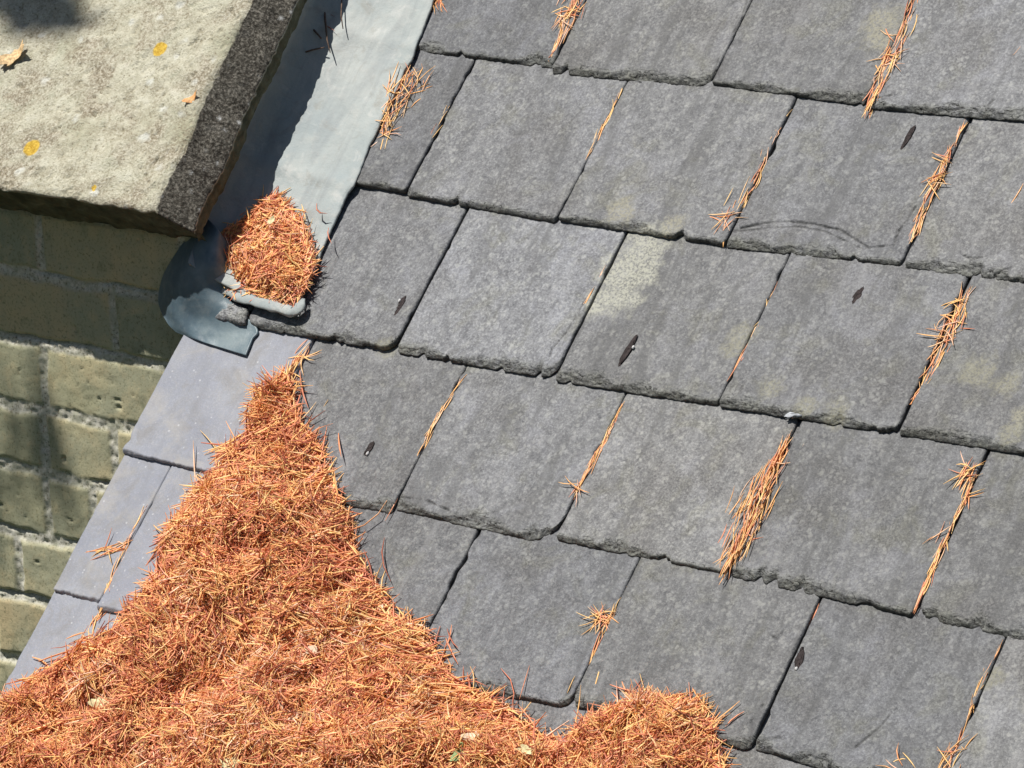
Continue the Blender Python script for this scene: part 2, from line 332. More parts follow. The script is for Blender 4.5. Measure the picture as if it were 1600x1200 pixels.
# ---------------- slates
def slate_mesh(name, uL, vL, uR, vR, k, seed, mat, rL=.002, rR=.004, chip=1., crack=None, gapL=.0002, gapR=.0002, lift=0., sidechip=0., nn=None, uTop=None):
    uL += gapL; uR -= gapR
    wdt = uR - uL
    nc = max(20, int(wdt / (.0012 if crack else .0016)))
    dr = np.concatenate([np.arange(0, .017, .0012), np.arange(.018, GAUGE + .03, .0011 if crack else .0034), np.array([.26, .32, .40])])
    a = np.linspace(0, 1, nc); A, D = np.meshgrid(a, dr)
    s = seed * 131
    # edges
    topL = uL if uTop is None else uTop[0]; topR = uR if uTop is None else uTop[1]
    f = np.clip(D / GAUGE, 0, 2)
    eL = uL + (topL - uL) * f + (fbm(D * 40, D * 0 + 3, s + 1, 4) - .5) * .0022
    eR = uR + (topR - uR) * f + (fbm(D * 40, D * 0 + 7, s + 2, 4) - .5) * .0022
    # a few nicks along the sides
    eR -= np.clip(fbm(D * 30, D * 0, s + 5, 3) - .66, 0, 1) * .02 * (1 + sidechip * 3)
    eL += np.clip(fbm(D * 30, D * 0, s + 6, 3) - .68, 0, 1) * .02
    U = eL + (eR - eL) * A
    tail = vL + (vR - vL) * A + (fbm(A * wdt * 40, A * 0, s + 3, 4) - .5) * .0019 + (fbm(A * wdt * 300, A * 0, s + 4, 2) - .5) * .0014
    nick = np.clip(fbm(A * wdt * 55, A * 0 + 9, s + 8, 3) - .70, 0, 1) * .04 * (chip > .5); tail = tail + nick
    V_ = tail + D
    # rounded corners at the tail
    for (r, dd) in ((rL, (U - eL)), (rR, (eR - U))):
        x = np.clip(r - dd, 0, r); V_ = V_ + (r - np.sqrt(np.maximum(r * r - x * x, 0))) * np.exp(-D / .03)
    tc = (TOP if nn is None else nn) + lift + float(rng.uniform(.0008, .0032))
    n0 = tc - THK / GAUGE * (V_ - (vL + vR) / 2) * 1.0
    n0 = n0 - lift * np.clip(D / GAUGE, 0, 1)
    und = (fbm(U * 14 + s, V_ * 14, 11, 3) - .5) * .0016 + (fbm(U * 55 + s, V_ * 55, 12, 3) - .5) * .0007
    # hand dressed tail: thin layers broken away in steps
    wv = (.0018 + .0095 * np.clip(fbm(A * wdt * 26, A * 0 + 1, s + 20, 4) - .33, 0, 1) / .67 * 1.6) * chip
    q = np.clip(1 - D / np.maximum(wv, 1e-4), 0, 1)
    q2 = q + (fbm(U * 130, V_ * 260, s + 21, 3) - .5) * .75 * (q > 0)
    lay_ = np.clip(np.floor(q2 * 4) / 4, 0, 1) * .65 + np.clip(q2, 0, 1) * .35
    drop = lay_ * THK * .86
    drop[0] = np.maximum(drop[0], THK * .28)
    # sides
    for dd, so_ in ((U - eL, 30), (eR - U, 31)):
        ws = (.0003 + .004 * np.clip(fbm(D * 22, D * 0, s + so_, 3) - .5 + sidechip * .1, 0, 1) * 2)
        qs = np.clip(1 - dd / ws, 0, 1); qs2 = qs + (fbm(U * 260, V_ * 90, s + so_ + 5, 2) - .5) * .6 * (qs > 0)
        drop = np.maximum(drop, (np.clip(np.floor(qs2 * 3) / 3, 0, 1) * .7 + np.clip(qs2, 0, 1) * .3) * THK * .35)
    crack_and_shade = np.zeros_like(U)
    if crack:                        # flakes lifting: curves in the slate's own surface, one side a step lower
        for (pts, wd, dp) in crack:
            P = np.array([on_roof(*p) for p in pts]); best = np.full(U.shape, 9.); sg = np.zeros(U.shape)
            for p0, p1 in zip(P[:-1], P[1:]):
                d_ = p1 - p0; L2 = d_ @ d_; t = np.clip(((U - p0[0]) * d_[0] + (V_ - p0[1]) * d_[1]) / L2, 0, 1)
                dx = U - p0[0] - t * d_[0]; dy = V_ - p0[1] - t * d_[1]; dist = np.hypot(dx, dy) + (fbm(U * 90, V_ * 90, s + 50, 2) - .5) * .003
                sd = d_[0] * dy - d_[1] * dx; m = dist < best; best = np.where(m, dist, best); sg = np.where(m, sd, sg)
            g = np.clip(1.2 - np.abs(best) / (wd * .62), 0, 1) * np.clip(.35 + fbm(U * 70, V_ * 70, s + 60, 2) * 1.3, 0, 1); drop = drop + g * dp * 1.3 + np.where(sg < 0, np.clip(1 - best / .006, 0, 1) * dp * .5, 0); crack_and_shade = np.maximum(crack_and_shade, g * .75)
    und = und * np.clip(D / .01, .2, 1)
    Nn = n0 + np.where(D < GAUGE, und, 0) - drop
    crack_and_shade[0] = np.maximum(crack_and_shade[0], .8); crack_and_shade[1] = np.maximum(crack_and_shade[1], .4)  # black gap shadow beneath each tail, painted onto its edge rows
    dressed = np.clip(1 - D / (wv * 1.25 + .003), 0, 1) ** .6 * .8
    top = np.stack([U, V_, Nn], -1)
    th = np.zeros_like(top); th[..., 2] = -(THK * 1.0) - (Nn - (n0))
    Vv, Ff = shell(top, th)
    N = U.size
    return mesh(name, Vv, Ff, mat, False, {'dressed': np.concatenate([dressed.ravel(), np.zeros(N)]), 'crack_and_shade': np.concatenate([np.maximum(crack_and_shade, 0).ravel(), np.full(N, .95)])})  # lower vertices blackened too, continuing the painted gap shadow

roof = empty('slate_roof', (0, 0, 0), (PITCH, 0, 0))
tag(roof, 'grey natural slate roof laid in overlapping rows, slates chipped along their lower edges', 'slate roof')
P = on_roof
calls = []
def sl(k, L, R, label=None, **kw): calls.append([k, list(L), list(R), label, kw])
def lay_slate(k, L, R, label=None, clean=False, tone=None, **kw):
    uL, vL = L; uR, vR = R; i = lay_slate.i = getattr(lay_slate, 'i', 0) + 1
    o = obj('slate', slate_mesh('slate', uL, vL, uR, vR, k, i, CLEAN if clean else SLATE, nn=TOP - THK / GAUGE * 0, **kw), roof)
    o['tone'] = 1.07 * (tone if tone is not None else 1.) * random.uniform(.86, 1.17); o['warm'] = random.uniform(0, .45)
    if label: o['label'] = label
    return o
g = GAUGE
# top courses (the upper ones lie outside the picture)
for k, off in ((-2, .03), (-1, .14)):
    us = [-.27] + [off - .12 + .233 * j for j in range(0, 6)]
    for a, b in zip(us[:-1], us[1:]): sl(k, (a, -k * g), (b, -k * g))
sl(0, (-.27, .003), P(858, 107), tone=.92)
sl(0, P(868, 117), P(1111, 138), tone=1.04, rR=.02, crack=[([(1112, 0 + 140), (1125, 95), (1160, 30), (1168, 0)], .0012, .0006)])
sl(0, P(1112, 134), P(1352, 166), 'slate with pale lichen ring near its upper right corner', tone=1.05)
sl(0, P(1352, 170), (.705, .008), tone=1.08, crack=[([(1480, 178), (1500, 172), (1540, 175), (1555, 160)], .0012, .0012), ([(1372, 157), (1400, 152)], .001, .001)], chip=1.2)
sl(0, (.708, .006), (.94, .004))
sl(1, (-.27, -.184), P(635, 303), tone=.92)
sl(1, P(638, 308), P(871, 350), 'broad slate with one reddish needle lying on it', tone=1.02, chip=.8)
sl(1, P(876, 347), P(1132, 386), 'slate with two olive lichen stains near its lower edge', tone=1.1)
sl(1, P(1138, 388), P(1402, 416), 'slate with a curved flaking crack above its lower edge', tone=.97, gapR=.004, crack=[([(1160, 360), (1195, 352), (1235, 349), (1275, 353), (1315, 362), (1340, 378), (1360, 390), (1398, 386)], .0016, .0014), ([(1150, 365), (1200, 360), (1250, 357), (1290, 364), (1325, 380), (1350, 392)], .0013, .0009), ([(1395, 395), (1405, 365), (1420, 345), (1432, 325)], .0014, .0014)])
sl(1, P(1420, 420), (.83, -.182), tone=.98, chip=1.3, gapL=.003, crack=[([(1508, 402), (1522, 408), (1538, 405)], .0012, .0012), ([(1545, 440), (1570, 425), (1590, 420)], .0012, .0012)])
sl(1, (.834, -.183), (1.06, -.184))
sl(2, P(330, 472), P(384, 503), 'small end piece of slate poking out under the lead', tone=1.2, chip=1.5, rR=.004)
sl(2, P(388, 512), P(615, 551), 'first full slate right of the lead with dark dropping on it', tone=.95, rL=.014, rR=.018, gapR=.003, lift=.003)
sl(2, P(623, 553), P(864, 592), tone=1.08, rR=.02, gapL=.002, gapR=.002, crack=[([(858, 575), (865, 548), (885, 525), (905, 490), (925, 455), (930, 430)], .0013, .0013)])
sl(2, P(873, 597), P(1121, 635), 'slate with the large yellow grey lichen patch', tone=1.0, chip=1.2, gapL=.002)
sl(2, P(1127, 637), P(1396, 680), 'slate with a dark dropping high up and a white chip on its lower edge', tone=1.05, rR=.012, gapR=.003)
sl(2, P(1413, 682), (.905, -.375), 'slate with scattered yellow lichen flecks at the right', tone=1.06, gapL=.002)
sl(2, (.908, -.375), (1.14, -.376))
sl(3, (-.305, P(198, 710)[1]), (-.122, P(330, 740)[1] - .002), 'large clean pale blue grey slate below the lead flap', clean=True, chip=.35, rL=.001, rR=.002)
sl(3, (-.119, -.577), P(608, 802), tone=.88, chip=1.3, uTop=(-.117, .102), crack=[([(515, 752), (530, 758), (545, 745)], .0012, .0012)])
sl(3, P(622, 798), P(852, 850), 'slate with a rounded chipped lower right corner', tone=1.03, rR=.035, chip=1.4, crack=[([(622, 779), (660, 782)], .0013, .0014), ([(670, 785), (705, 801)], .0013, .0016), ([(700, 815), (725, 812), (755, 819)], .0013, .0014)])
sl(3, P(882, 847), P(1131, 899), tone=1.05, chip=1.2, gapR=.004, crack=[([(875, 825), (890, 800), (898, 775)], .0014, .0014)])
sl(3, P(1147, 903), P(1424, 965), 'dark mottled slate right of the thick needle clump', tone=.86, gapL=.006, gapR=.003)
sl(3, P(1435, 965), (1.01, -.576), tone=.98, gapL=.002)
sl(3, (1.013, -.576), (1.24, -.576))
sl(4, (-.303, P(90, 925)[1]), (-.229, P(158, 945)[1]), 'narrow clean pale slate at the roof edge', clean=True, chip=.35, rL=.001, uTop=(-.304, -.2295))
sl(4, (-.228, -.760), (.0, -.758), 'clean pale slate running under the needle heap', clean=True, chip=.35)
sl(4, (.003, -.758), (.2155, -.755), tone=1.02)
sl(4, (.2195, -.757), P(887, 1107), tone=1.03, rR=.014, chip=1.1, crack=[([(888, 1090), (895, 1070), (905, 1052)], .0013, .0012)])
sl(4, P(897, 1104), P(1172, 1175), tone=1.05, rR=.01, gapR=.003, crack=[([(1207, 1055 - 60), (1215, 1020 - 20), (1228, 985)], .0012, .001), ([(1170, 1165), (1178, 1130), (1195, 1105)], .0013, .0013)])
sl(4, P(1180, 1172), (.882, -.758), tone=.97, chip=1.3, crack=[([(1340, 1170), (1375, 1140), (1400, 1110)], .002, .0008), ([(1185, 1163), (1220, 1155)], .0012, .001)])
sl(4, (.885, -.758), (1.11, -.758), tone=1.12)
us = [-.304, -.185, .10, .335, .565, .79, 1.02, 1.25]
for j, (a, b) in enumerate(zip(us[:-1], us[1:])): sl(5, (a, -5 * g), (b, -5 * g), clean=j < 1, tone=1.06)
for k, us in ((6, [-.304, -.07, .2, .44, .67, .9, 1.13]),):
    for j, (a, b) in enumerate(zip(us[:-1], us[1:])): sl(k, (a, -k * g), (b, -k * g), tone=1.)
for a, b in zip(calls[:-1], calls[1:]):      # neighbours are butted closely; a few joints stay open
    if a[0] == b[0]:
        ga = b[1][0] - a[2][0]; m_ = (a[2][0] + b[1][0]) / 2; wide = a[4].get('gapR', 0) + b[4].get('gapL', 0)
        ng = .0005 + min(.0010, max(0, ga - .001) * .15) + (wide * .35 if wide > .0015 else 0)
        a[2][0] = m_ - ng / 2; b[1][0] = m_ + ng / 2
for k_, L_, R_, lab_, kw_ in calls: kw_.pop('gapL', 0); kw_.pop('gapR', 0); lay_slate(k_, tuple(L_), tuple(R_), lab_, **kw_)
# a broken slate end wedged under the lead lip
def offcut():
    c = np.array([on_roof(*p, .012) for p in [(335, 497), (380, 506), (388, 482), (352, 466)]])
    A, B = np.meshgrid(np.linspace(0, 1, 26), np.linspace(0, 1, 18))
    Q = (c[0] * (1 - A[..., None]) + c[1] * A[..., None]) * (1 - B[..., None]) + (c[3] * (1 - A[..., None]) + c[2] * A[..., None]) * B[..., None]
    rim = np.minimum(np.minimum(A, 1 - A) * .040, np.minimum(B, 1 - B) * .026)
    Q = Q + (np.stack([fbm(A * 5, B * 5, 301, 3), fbm(A * 5, B * 5, 302, 3)], -1) - .5) * .003
    n = .0150 - np.clip(1 - rim / .0055, 0, 1) ** 1.6 * .0035 + (np.floor(fbm(A * 4, B * 7, 303, 4) * 9) / 9 - .5) * .004
    m = Q.reshape(-1, 2).mean(0); top = np.stack([Q[..., 0] - m[0], Q[..., 1] - m[1], n], -1); th = np.zeros_like(top); th[..., 2] = .0050 - n
    V, Fc = shell(top, th); N = A.size
    o = obj('slate_offcut', mesh('slate_offcut', V, Fc, SLATE, False, {'dressed': np.full(2 * N, .35), 'crack_and_shade': np.concatenate([np.zeros(N), np.full(N, .9)])}))  # lower rim painted dark as gap shadow, like the slate tails
    o['tone'] = 1.9; o['warm'] = .1; lay(o, m[0], m[1]); tag(o, 'small broken slate end wedged between the lead lip and the lead apron', 'slate piece')
offcut()
# boarding the slates are nailed to
def box(u0, u1, v0, v1, n0, n1):
    V = [(u, v, n) for n in (n0, n1) for v in (v0, v1) for u in (u0, u1)]
    return V, [(0, 2, 3, 1), (4, 5, 7, 6), (0, 1, 5, 4), (2, 6, 7, 3), (0, 4, 6, 2), (1, 3, 7, 5)]
V, Fc = box(-.29, 1.2, -1.12, .6, -.06, -.022)
obj('roof_boarding', mesh('roof_boarding', V, Fc, DECK, False), roof)
# white chip on a tail edge
def lump(name, px, py, rx, ry, rz, mat, seed=0, ang=0, n=.004, parent=None, spike=.35, seg=14):
    u, v = on_roof(px, py); V = []; Fc = []
    for i in range(seg // 2 + 1):
        ph = math.pi * i / (seg // 2)
        for j in range(seg):
            th = 2 * math.pi * j / seg; k = 1 + spike * (float(noise(math.cos(th) * 2 + 9, math.sin(th) * 2 + i * .9, seed)) - .5) * 2
            x = math.sin(ph) * math.cos(th) * rx * k; y = math.sin(ph) * math.sin(th) * ry * k
            V.append((x * math.cos(ang) - y * math.sin(ang), x * math.sin(ang) + y * math.cos(ang), math.cos(ph) * rz * k))
    for i in range(seg // 2):
        for j in range(seg): Fc.append((i * seg + j, (i + 1) * seg + j, (i + 1) * seg + (j + 1) % seg, i * seg + (j + 1) % seg))
    me = mesh(name, V, Fc, mat)
    if parent is None: return lay(obj(name, me), u, v, n)
    o = obj(name, me, parent); pu, pv = parent['_uv']; o.location = (u - pu, v - pv, n); return o

# ---------------- coping stone
def coping():
    n1, n0 = .130, .066
    tA = on_roof(390, 0, n1); tB = on_roof(241, 329, n1)
    slope = (tB[0] - tA[0]) / (tB[1] - tA[1])
    uR = lambda v: tB[0] + (v - tB[1]) * slope
    v0 = tB[1] - .001; v1 = .75; u0 = -1.25
    nc = 330; uu = np.linspace(0, 1, nc)
    # column profile: top surface then the right face down
    vs = np.concatenate([np.arange(0, .03, .0015), np.arange(.03, .43, .0026), np.linspace(.44, v1 - v0, 40)])
    T, D = np.meshgrid(uu, vs)
    Vv = v0 + D + (fbm(T * 20, T * 0, 71, 4) - .5) * .008 * np.exp(-D / .04)
    right = uR(Vv) + (fbm(Vv * 14, Vv * 0, 72, 3) - .5) * .008 + (fbm(Vv * 120, Vv * 0, 73, 3) - .5) * .004
    Uu = u0 + (right - u0) * (1 - (1 - T) ** 1.6)
    Nn = n1 + (fbm(Uu * 12, Vv * 12, 74, 3) - .5) * .006 + (fbm(Uu * 60, Vv * 60, 75, 4) - .5) * .0045
    pit = np.clip(fbm(Uu * 130, Vv * 130, 76, 3) - .66, 0, 1) * .02; Nn = Nn - pit
    dE = right - Uu; Nn = Nn - .005 * np.exp(-dE / .004) - .004 * np.exp(-D / .003)
    top = np.stack([Uu, Vv, Nn], -1)
    # blackened chamfer on the right, then the short side face below it
    m = 22; mf = 16; rf = []; e = top[:, -1].copy(); vv = e[:, 1]; CH = .033
    for q in np.linspace(0, 1, m)[1:]:
        wob = (fbm(vv * 60, vv * 0 + q * 3, 77, 4) - .5) * .004 + (fbm(vv * 14, vv * 0 + q * 1.5, 78, 3) - .5) * .006
        rf.append(np.stack([e[:, 0] + CH * q + wob * min(1, q * 3), vv, e[:, 2] - CH * q + wob * .6 * min(1, q * 3)], -1))
    e = rf[-1].copy(); hh = e[:, 2] - n0
    for q in np.linspace(0, 1, mf)[1:]:
        wob = (fbm(vv * 50, vv * 0 + 9 + q * 3, 80, 4) - .5) * .008
        rf.append(np.stack([e[:, 0] + wob * q - .010 * q * q, vv, e[:, 2] - hh * q], -1))
    rf = np.stack(rf, 1)
    G = np.concatenate([top, rf], 1); crust = np.concatenate([np.zeros(top.shape[:2]), np.ones((len(vs), m - 1)), np.zeros((len(vs), mf - 1))], 1)
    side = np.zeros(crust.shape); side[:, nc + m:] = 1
    crust[:, nc - 3:nc] = .5
    nr, ncc, _ = G.shape
    # front end face: rows below the first row
    fr = []
    for q in np.linspace(0, 1, 22)[1:]:
        e = G[0].copy(); nn_ = n1 - .004 - (n1 - n0) * .97 * q
        e2 = e.copy(); e2[:, 2] = np.minimum(e[:, 2], nn_)
        e2[:, 1] += (fbm(e[:, 0] * 60, e[:, 0] * 0 + q * 4, 79, 4) - .5) * .008 * min(1, q * 4) + .006 * q
        fr.append(e2)
    fr = np.stack(fr[::-1], 0)
    G = np.concatenate([fr, G], 0); crust = np.concatenate([np.tile(crust[0] * .9, (len(fr), 1)), crust], 0)
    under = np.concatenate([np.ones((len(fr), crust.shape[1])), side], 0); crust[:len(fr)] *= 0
    nr, ncc, _ = G.shape; f = grid_faces(nr, ncc)
    V2 = G.reshape(-1, 3); b = len(V2)
    # closed below and on the far sides
    c = np.array([[u0, v0 + .006, n0], [uR(v0) + .02, v0 + .006, n0], [u0, v1, n0], [uR(v1) + .02, v1, n0], [u0, v0 + .002, n1], [u0, v1, n1]])
    V2 = np.concatenate([V2, c]); extra = [[b, b + 2, b + 3, b + 1], [b, b + 4, b + 5, b + 2]]
    f = np.concatenate([f, np.array(extra)])
    cr = np.concatenate([crust.ravel(), np.zeros(6)]); un = np.concatenate([under.ravel(), np.ones(6)])
    return mesh('coping_stone', V2, f, STONE, False, {'crust': cr, 'under': un})
o = obj('coping_stone', coping()); o.rotation_euler = (PITCH, 0, 0)
tag(o, 'thick weathered coping stone with yellow lichen spots and a blackened right hand face', 'coping stone')

# ---------------- brick wall below the coping
def wall():
    root = empty('brick_wall', (0, 0, 0)); tag(root, 'mossy old brick wall with crumbling mortar in shade under the coping stone', 'brick wall')
    lines = [[(0, 420), (233, 463)], [(0, 522), (67, 540), (170, 553), (247, 573)], [(0, 627), (67, 642), (200, 668)], [(0, 723), (69, 741), (165, 762)], [(0, 825), (74, 842), (117, 851)], [(0, 925), (78, 942)], [(0, 1024), (28, 1032)]]
    zs = [np.mean([on_wall(*p)[1] for p in L]) for L in lines]
    dz = (zs[0] - zs[-1]) / 6; zs = [zs[0] + dz] + zs + [zs[-1] - dz * i for i in range(1, 12)]
    X = lambda *p: on_wall(*p)[0]
    J = {0: [X(61, 380)], 1: [X(175, 500)], 2: [X(68, 590)], 3: [X(68, 690), X(178, 700)], 4: [X(73, 790), X(144, 790)], 5: [X(0, 880) + .26], 6: [X(0, 980) - .01]}
    x0, x1, z0, z1 = -1.25, -.312, -1.15, WALL_Y + .088
    hx = .0024; xs = np.concatenate([np.arange(x0, -.75, .008), np.arange(-.75, x1, hx)]); zz = np.concatenate([np.arange(z0, -.85, .008), np.arange(-.85, z1, hx), [z1]])
    A, B = np.meshgrid(xs, zz)
    Aw = A + (fbm(A * 25, B * 25, 90, 3) - .5) * .007; Bw = B + (fbm(A * 16, B * 16, 91, 3) - .5) * .010
    row = np.full(A.shape, -1); dh = np.full(A.shape, 9.)
    for i, z in enumerate(zs): row = np.where(Bw < z, i, row); dh = np.minimum(dh, np.abs(Bw - z))
    dv = np.full(A.shape, 9.); idx = np.zeros(A.shape); below = np.zeros(A.shape)
    for r in range(-1, len(zs)):
        js = list(J.get(r, []))
        if not js: js = [-.44 - .11 * (r % 2)]
        a = min(js); j2 = [a - .228 * i for i in range(1, 4)]; b = max(js); j3 = [b + .228 * i for i in range(1, 4)]
        js = sorted(js + j2 + j3)
        m = row == r
        d = np.min([np.abs(Aw - j) for j in js], 0); dv = np.where(m, d, dv)
        k = np.searchsorted(js, Aw); idx = np.where(m, k + r * 13, idx)
    mo = .0052 + (fbm(A * 40, B * 40, 92, 2) - .5) * .004
    dm = np.minimum(dh, dv * 1.1)
    e = np.clip((dm - mo) / .0045, 0, 1)
    tint = _h(idx, idx * 0, 5) * .8 + (fbm(A * 30, B * 30, 93, 3) - .5) * .6
    rough = (fbm(A * 60, B * 60, 94, 4) - .5) * .004
    pit = np.clip(noise(A * 130, B * 130, 95) - .975, 0, 1) * .10 + np.clip(fbm(A * 60, B * 110, 99, 3) - .80, 0, 1) * .03
    # brick faces with spalled patches; mortar rough and recessed; a crack opens along the top of many beds
    sp = np.clip(fbm(A * 28, B * 34, 96, 4) - .60, 0, 1) * .03
    off = (_h(idx, idx * 0, 8) - .5) * .003
    h = e * (off + rough * .3 - pit - sp * .12) + (1 - e) * (-.003 + (fbm(A * 140, B * 140, 97, 3) - .5) * .005)
    top_edge = np.full(A.shape, 9.)
    for z in zs: top_edge = np.minimum(top_edge, np.abs((Bw - z) - .0045 - (fbm(A * 50, B * 0, 98, 2) - .5) * .004))
    ck = np.clip(1 - top_edge / .0022, 0, 1) * np.clip(fbm(A * 9, B * 9, 100, 2) - .33, 0, 1) * 3.5
    h = h - np.clip(ck, 0, 1) * .012
    top = np.stack([A, np.full(A.shape, WALL_Y) - h, B], -1)
    th = np.zeros_like(top); th[..., 1] = .10 + h
    V, Fc = shell(top, th); N = A.size
    mm = np.clip(1 - e * 1.3, 0, 1)
    obj('brick_face', mesh('brick_face', V, Fc, BRICK, False, {'brick_tint': np.concatenate([np.clip(tint, 0, 1).ravel(), np.zeros(N)]), 'mortar': np.concatenate([mm.ravel(), np.ones(N)])}), root)
    # parapet side under the coping, raggedly pointed with mortar
    vs = np.arange(-.285, .75, .003); ns = np.linspace(-.03, .070, 30); A, B = np.meshgrid(vs, ns)
    h = (fbm(A * 20, B * 40, 110, 4) - .5) * .016 + (fbm(A * 110, B * 110, 111, 3) - .5) * .005
    top = np.stack([-.322 + h, A, B], -1)
    th = np.zeros_like(top); th[..., 0] = -.4 - h
    V, Fc = shell(top, th)
    p = obj('parapet_side', mesh('parapet_side', V, Fc[:, ::-1], MORT, False), root); p.rotation_euler = (PITCH, 0, 0)
    return root
wall()
# ragged lump of mortar filling the corner under the coping's end
o = lump('mortar_lump', 303, 342, .012, .018, .012, plain('dark mortar', (.13, .115, .09), .95, .9, 120, .5), 5, .3, .025)
tag(o, 'dark crumbling mortar lump tucked under the lower right corner of the coping', 'mortar')

# ---------------- lead
def lead():
    root = empty('lead_flashing', (0, 0, 0), (PITCH, 0, 0)); tag(root, 'long blue grey lead flashing strip running between coping stone and slates', 'lead flashing')
    ed = [(700, -60), (675, 0), (655, 52), (641, 90), (628, 108), (624, 122), (606, 160), (585, 205), (566, 245), (551, 288), (540, 300), (525, 335), (508, 372), (492, 412), (482, 440), (470, 470), (460, 492)]
    E = np.array([on_roof(*p, .012) for p in ed])
    vv = np.arange(E[-1, 1], .75, .0028)
    ur = np.interp(vv, E[::-1, 1], E[::-1, 0]); ur = np.where(vv > E[0, 1], E[0, 0] + (fbm(vv * 9, vv * 0, 120, 3) - .5) * .02, ur)
    ur = ur + (fbm(vv * 90, vv * 0, 121, 3) - .5) * .003
    A = np.linspace(0, 1, 110)
    AA, VV = np.meshgrid(A, vv); UR = np.interp(VV, vv, ur)
    uL = -.316
    # across: wall upstand, gutter bottom, broad wing over the slates
    uL = -.316 + np.clip((-.285 - VV) / .06, 0, 1) * .02
    U = uL + (UR - uL) * np.clip((AA - .10) / .90, 0, 1)
    d = (U - uL)
    N = .010 + .022 * np.clip(d / -.11 + 1, 0, 1) + .040 * np.clip((.10 - AA) / .10, 0, 1) * np.clip((VV + .31) / .04, 0, 1) + .018 * np.exp(-d / .012)
    N = N - .0025 * np.exp(-((d - .05) / .03) ** 2) + .006 * np.exp(-((VV + .34) / .03) ** 2) * (d > .0)
    N = N + (fbm(U * 22, VV * 12, 122, 3) - .5) * .0065 + (fbm(U * 60, VV * 45, 123, 3) - .5) * .0012
    # gentle steps where it is dressed over each course
    for k in (-2, -1, 0, 1): N = N + .0015 / (1 + np.exp((VV + k * g) / .003)) * 0 + .0015 * np.exp(-((VV + k * g - .004) / .010) ** 2)
    edge = np.clip(1 - (UR - U) / .004, 0, 1); N = N - edge * .0015
    LL = np.array([on_roof(*p, .018) for p in ((318, 436), (352, 450), (404, 470), (462, 489))])
    VV = np.maximum(VV, np.interp(U, LL[:, 0], LL[:, 1]))
    top = np.stack([U, VV, N], -1); th = np.zeros_like(top); th[..., 2] = -.0022
    th[..., 0] = -.0022 * (AA < .10)
    V, Fc = shell(top, th); obj('lead_sheet', mesh('lead_sheet', V, Fc, LEAD, True), root)
    # rolled lower lip
    pl = [(338, 452), (358, 452), (372, 462), (398, 470), (428, 478), (455, 487), (466, 482), (474, 466)]
    pts = []
    Pn = [Vector((*on_roof(*p, .020), .019)) for p in pl]
    for a, b in zip(Pn[:-1], Pn[1:]):
        for i in range(8): pts.append(a.lerp(b, i / 8))
    pts.append(Pn[-1]); V = []; Fc = []; sg = 14
    for i, p in enumerate(pts):
        t = (pts[min(i + 1, len(pts) - 1)] - pts[max(i - 1, 0)]).normalized(); nn = Vector((0, 0, 1)); sd = t.cross(nn)
        for j in range(sg):
            a = 2 * math.pi * j / sg; r = .0052 * (1 + .45 * (float(noise(i * .35, j * .8, 130)) - .5)) * (.35 + .65 * min(1, min(i, len(pts) - 1 - i) / 5))
            V.append(p + sd * (math.cos(a) * r * 1.3) + nn * (math.sin(a) * r * .6))
    for i in range(len(pts) - 1):
        for j in range(sg): Fc.append((i * sg + j, i * sg + (j + 1) % sg, (i + 1) * sg + (j + 1) % sg, (i + 1) * sg + j))
    Fc.append(tuple(range(sg))); Fc.append(tuple(range((len(pts) - 1) * sg + sg - 1, (len(pts) - 1) * sg - 1, -1)))
    obj('rolled_lip', mesh('rolled_lip', V, Fc, LEAD, True), root)
lead()
def apron():
    C = np.array([[(320, 338, .050), (331, 348, .052), (342, 360, .050), (354, 378, .036)],
                  [(284, 382, .040), (306, 392, .052), (332, 408, .048), (356, 425, .026)],
                  [(256, 428, .016), (281, 438, .036), (312, 450, .034), (358, 465, .014)],
                  [(247, 470, -.004), (272, 484, .014), (318, 498, .011), (398, 500, .0045)],
                  [(260, 503, -.002), (290, 516, .006), (332, 524, .0045), (394, 530, .0045)],
                  [(275, 519, -.002), (308, 531, .0045), (345, 543, .0045), (384, 555, .0045)]], float)
    G = np.zeros(C.shape)
    for i in range(6):
        for j in range(4): G[i, j] = (*on_roof(*C[i, j]), C[i, j, 2])
    G[3, 3] = (*on_roof(401, 512, .0045), .0045)
    def cr(P, m):
        n = len(P); out = []
        for t in np.linspace(0, n - 1 - 1e-9, m):
            i = int(t); f = t - i; a, b, c, d = P[max(i - 1, 0)], P[i], P[i + 1], P[min(i + 2, n - 1)]
            out.append(.5 * (2 * b + (c - a) * f + (2 * a - 5 * b + 4 * c - d) * f * f + (3 * b - a - 3 * c + d) * f ** 3))
        return np.array(out)
    H = cr(G, 60); H = cr(H.transpose(1, 0, 2), 50).transpose(1, 0, 2)
    H[..., 2] += (fbm(H[..., 0] * 50, H[..., 1] * 50, 140, 2) - .5) * .002
    H = H[::-1]
    th = np.zeros_like(H); th[..., 2] = -.002
    V, Fc = shell(H, th); o = obj('lead_apron', mesh('lead_apron', V, Fc, LEAD2, True)); o.rotation_euler = (PITCH, 0, 0)
    tag(o, 'dark curved lead apron wrapping the wall corner, its square flap lit on the pale slate', 'lead apron')
apron()

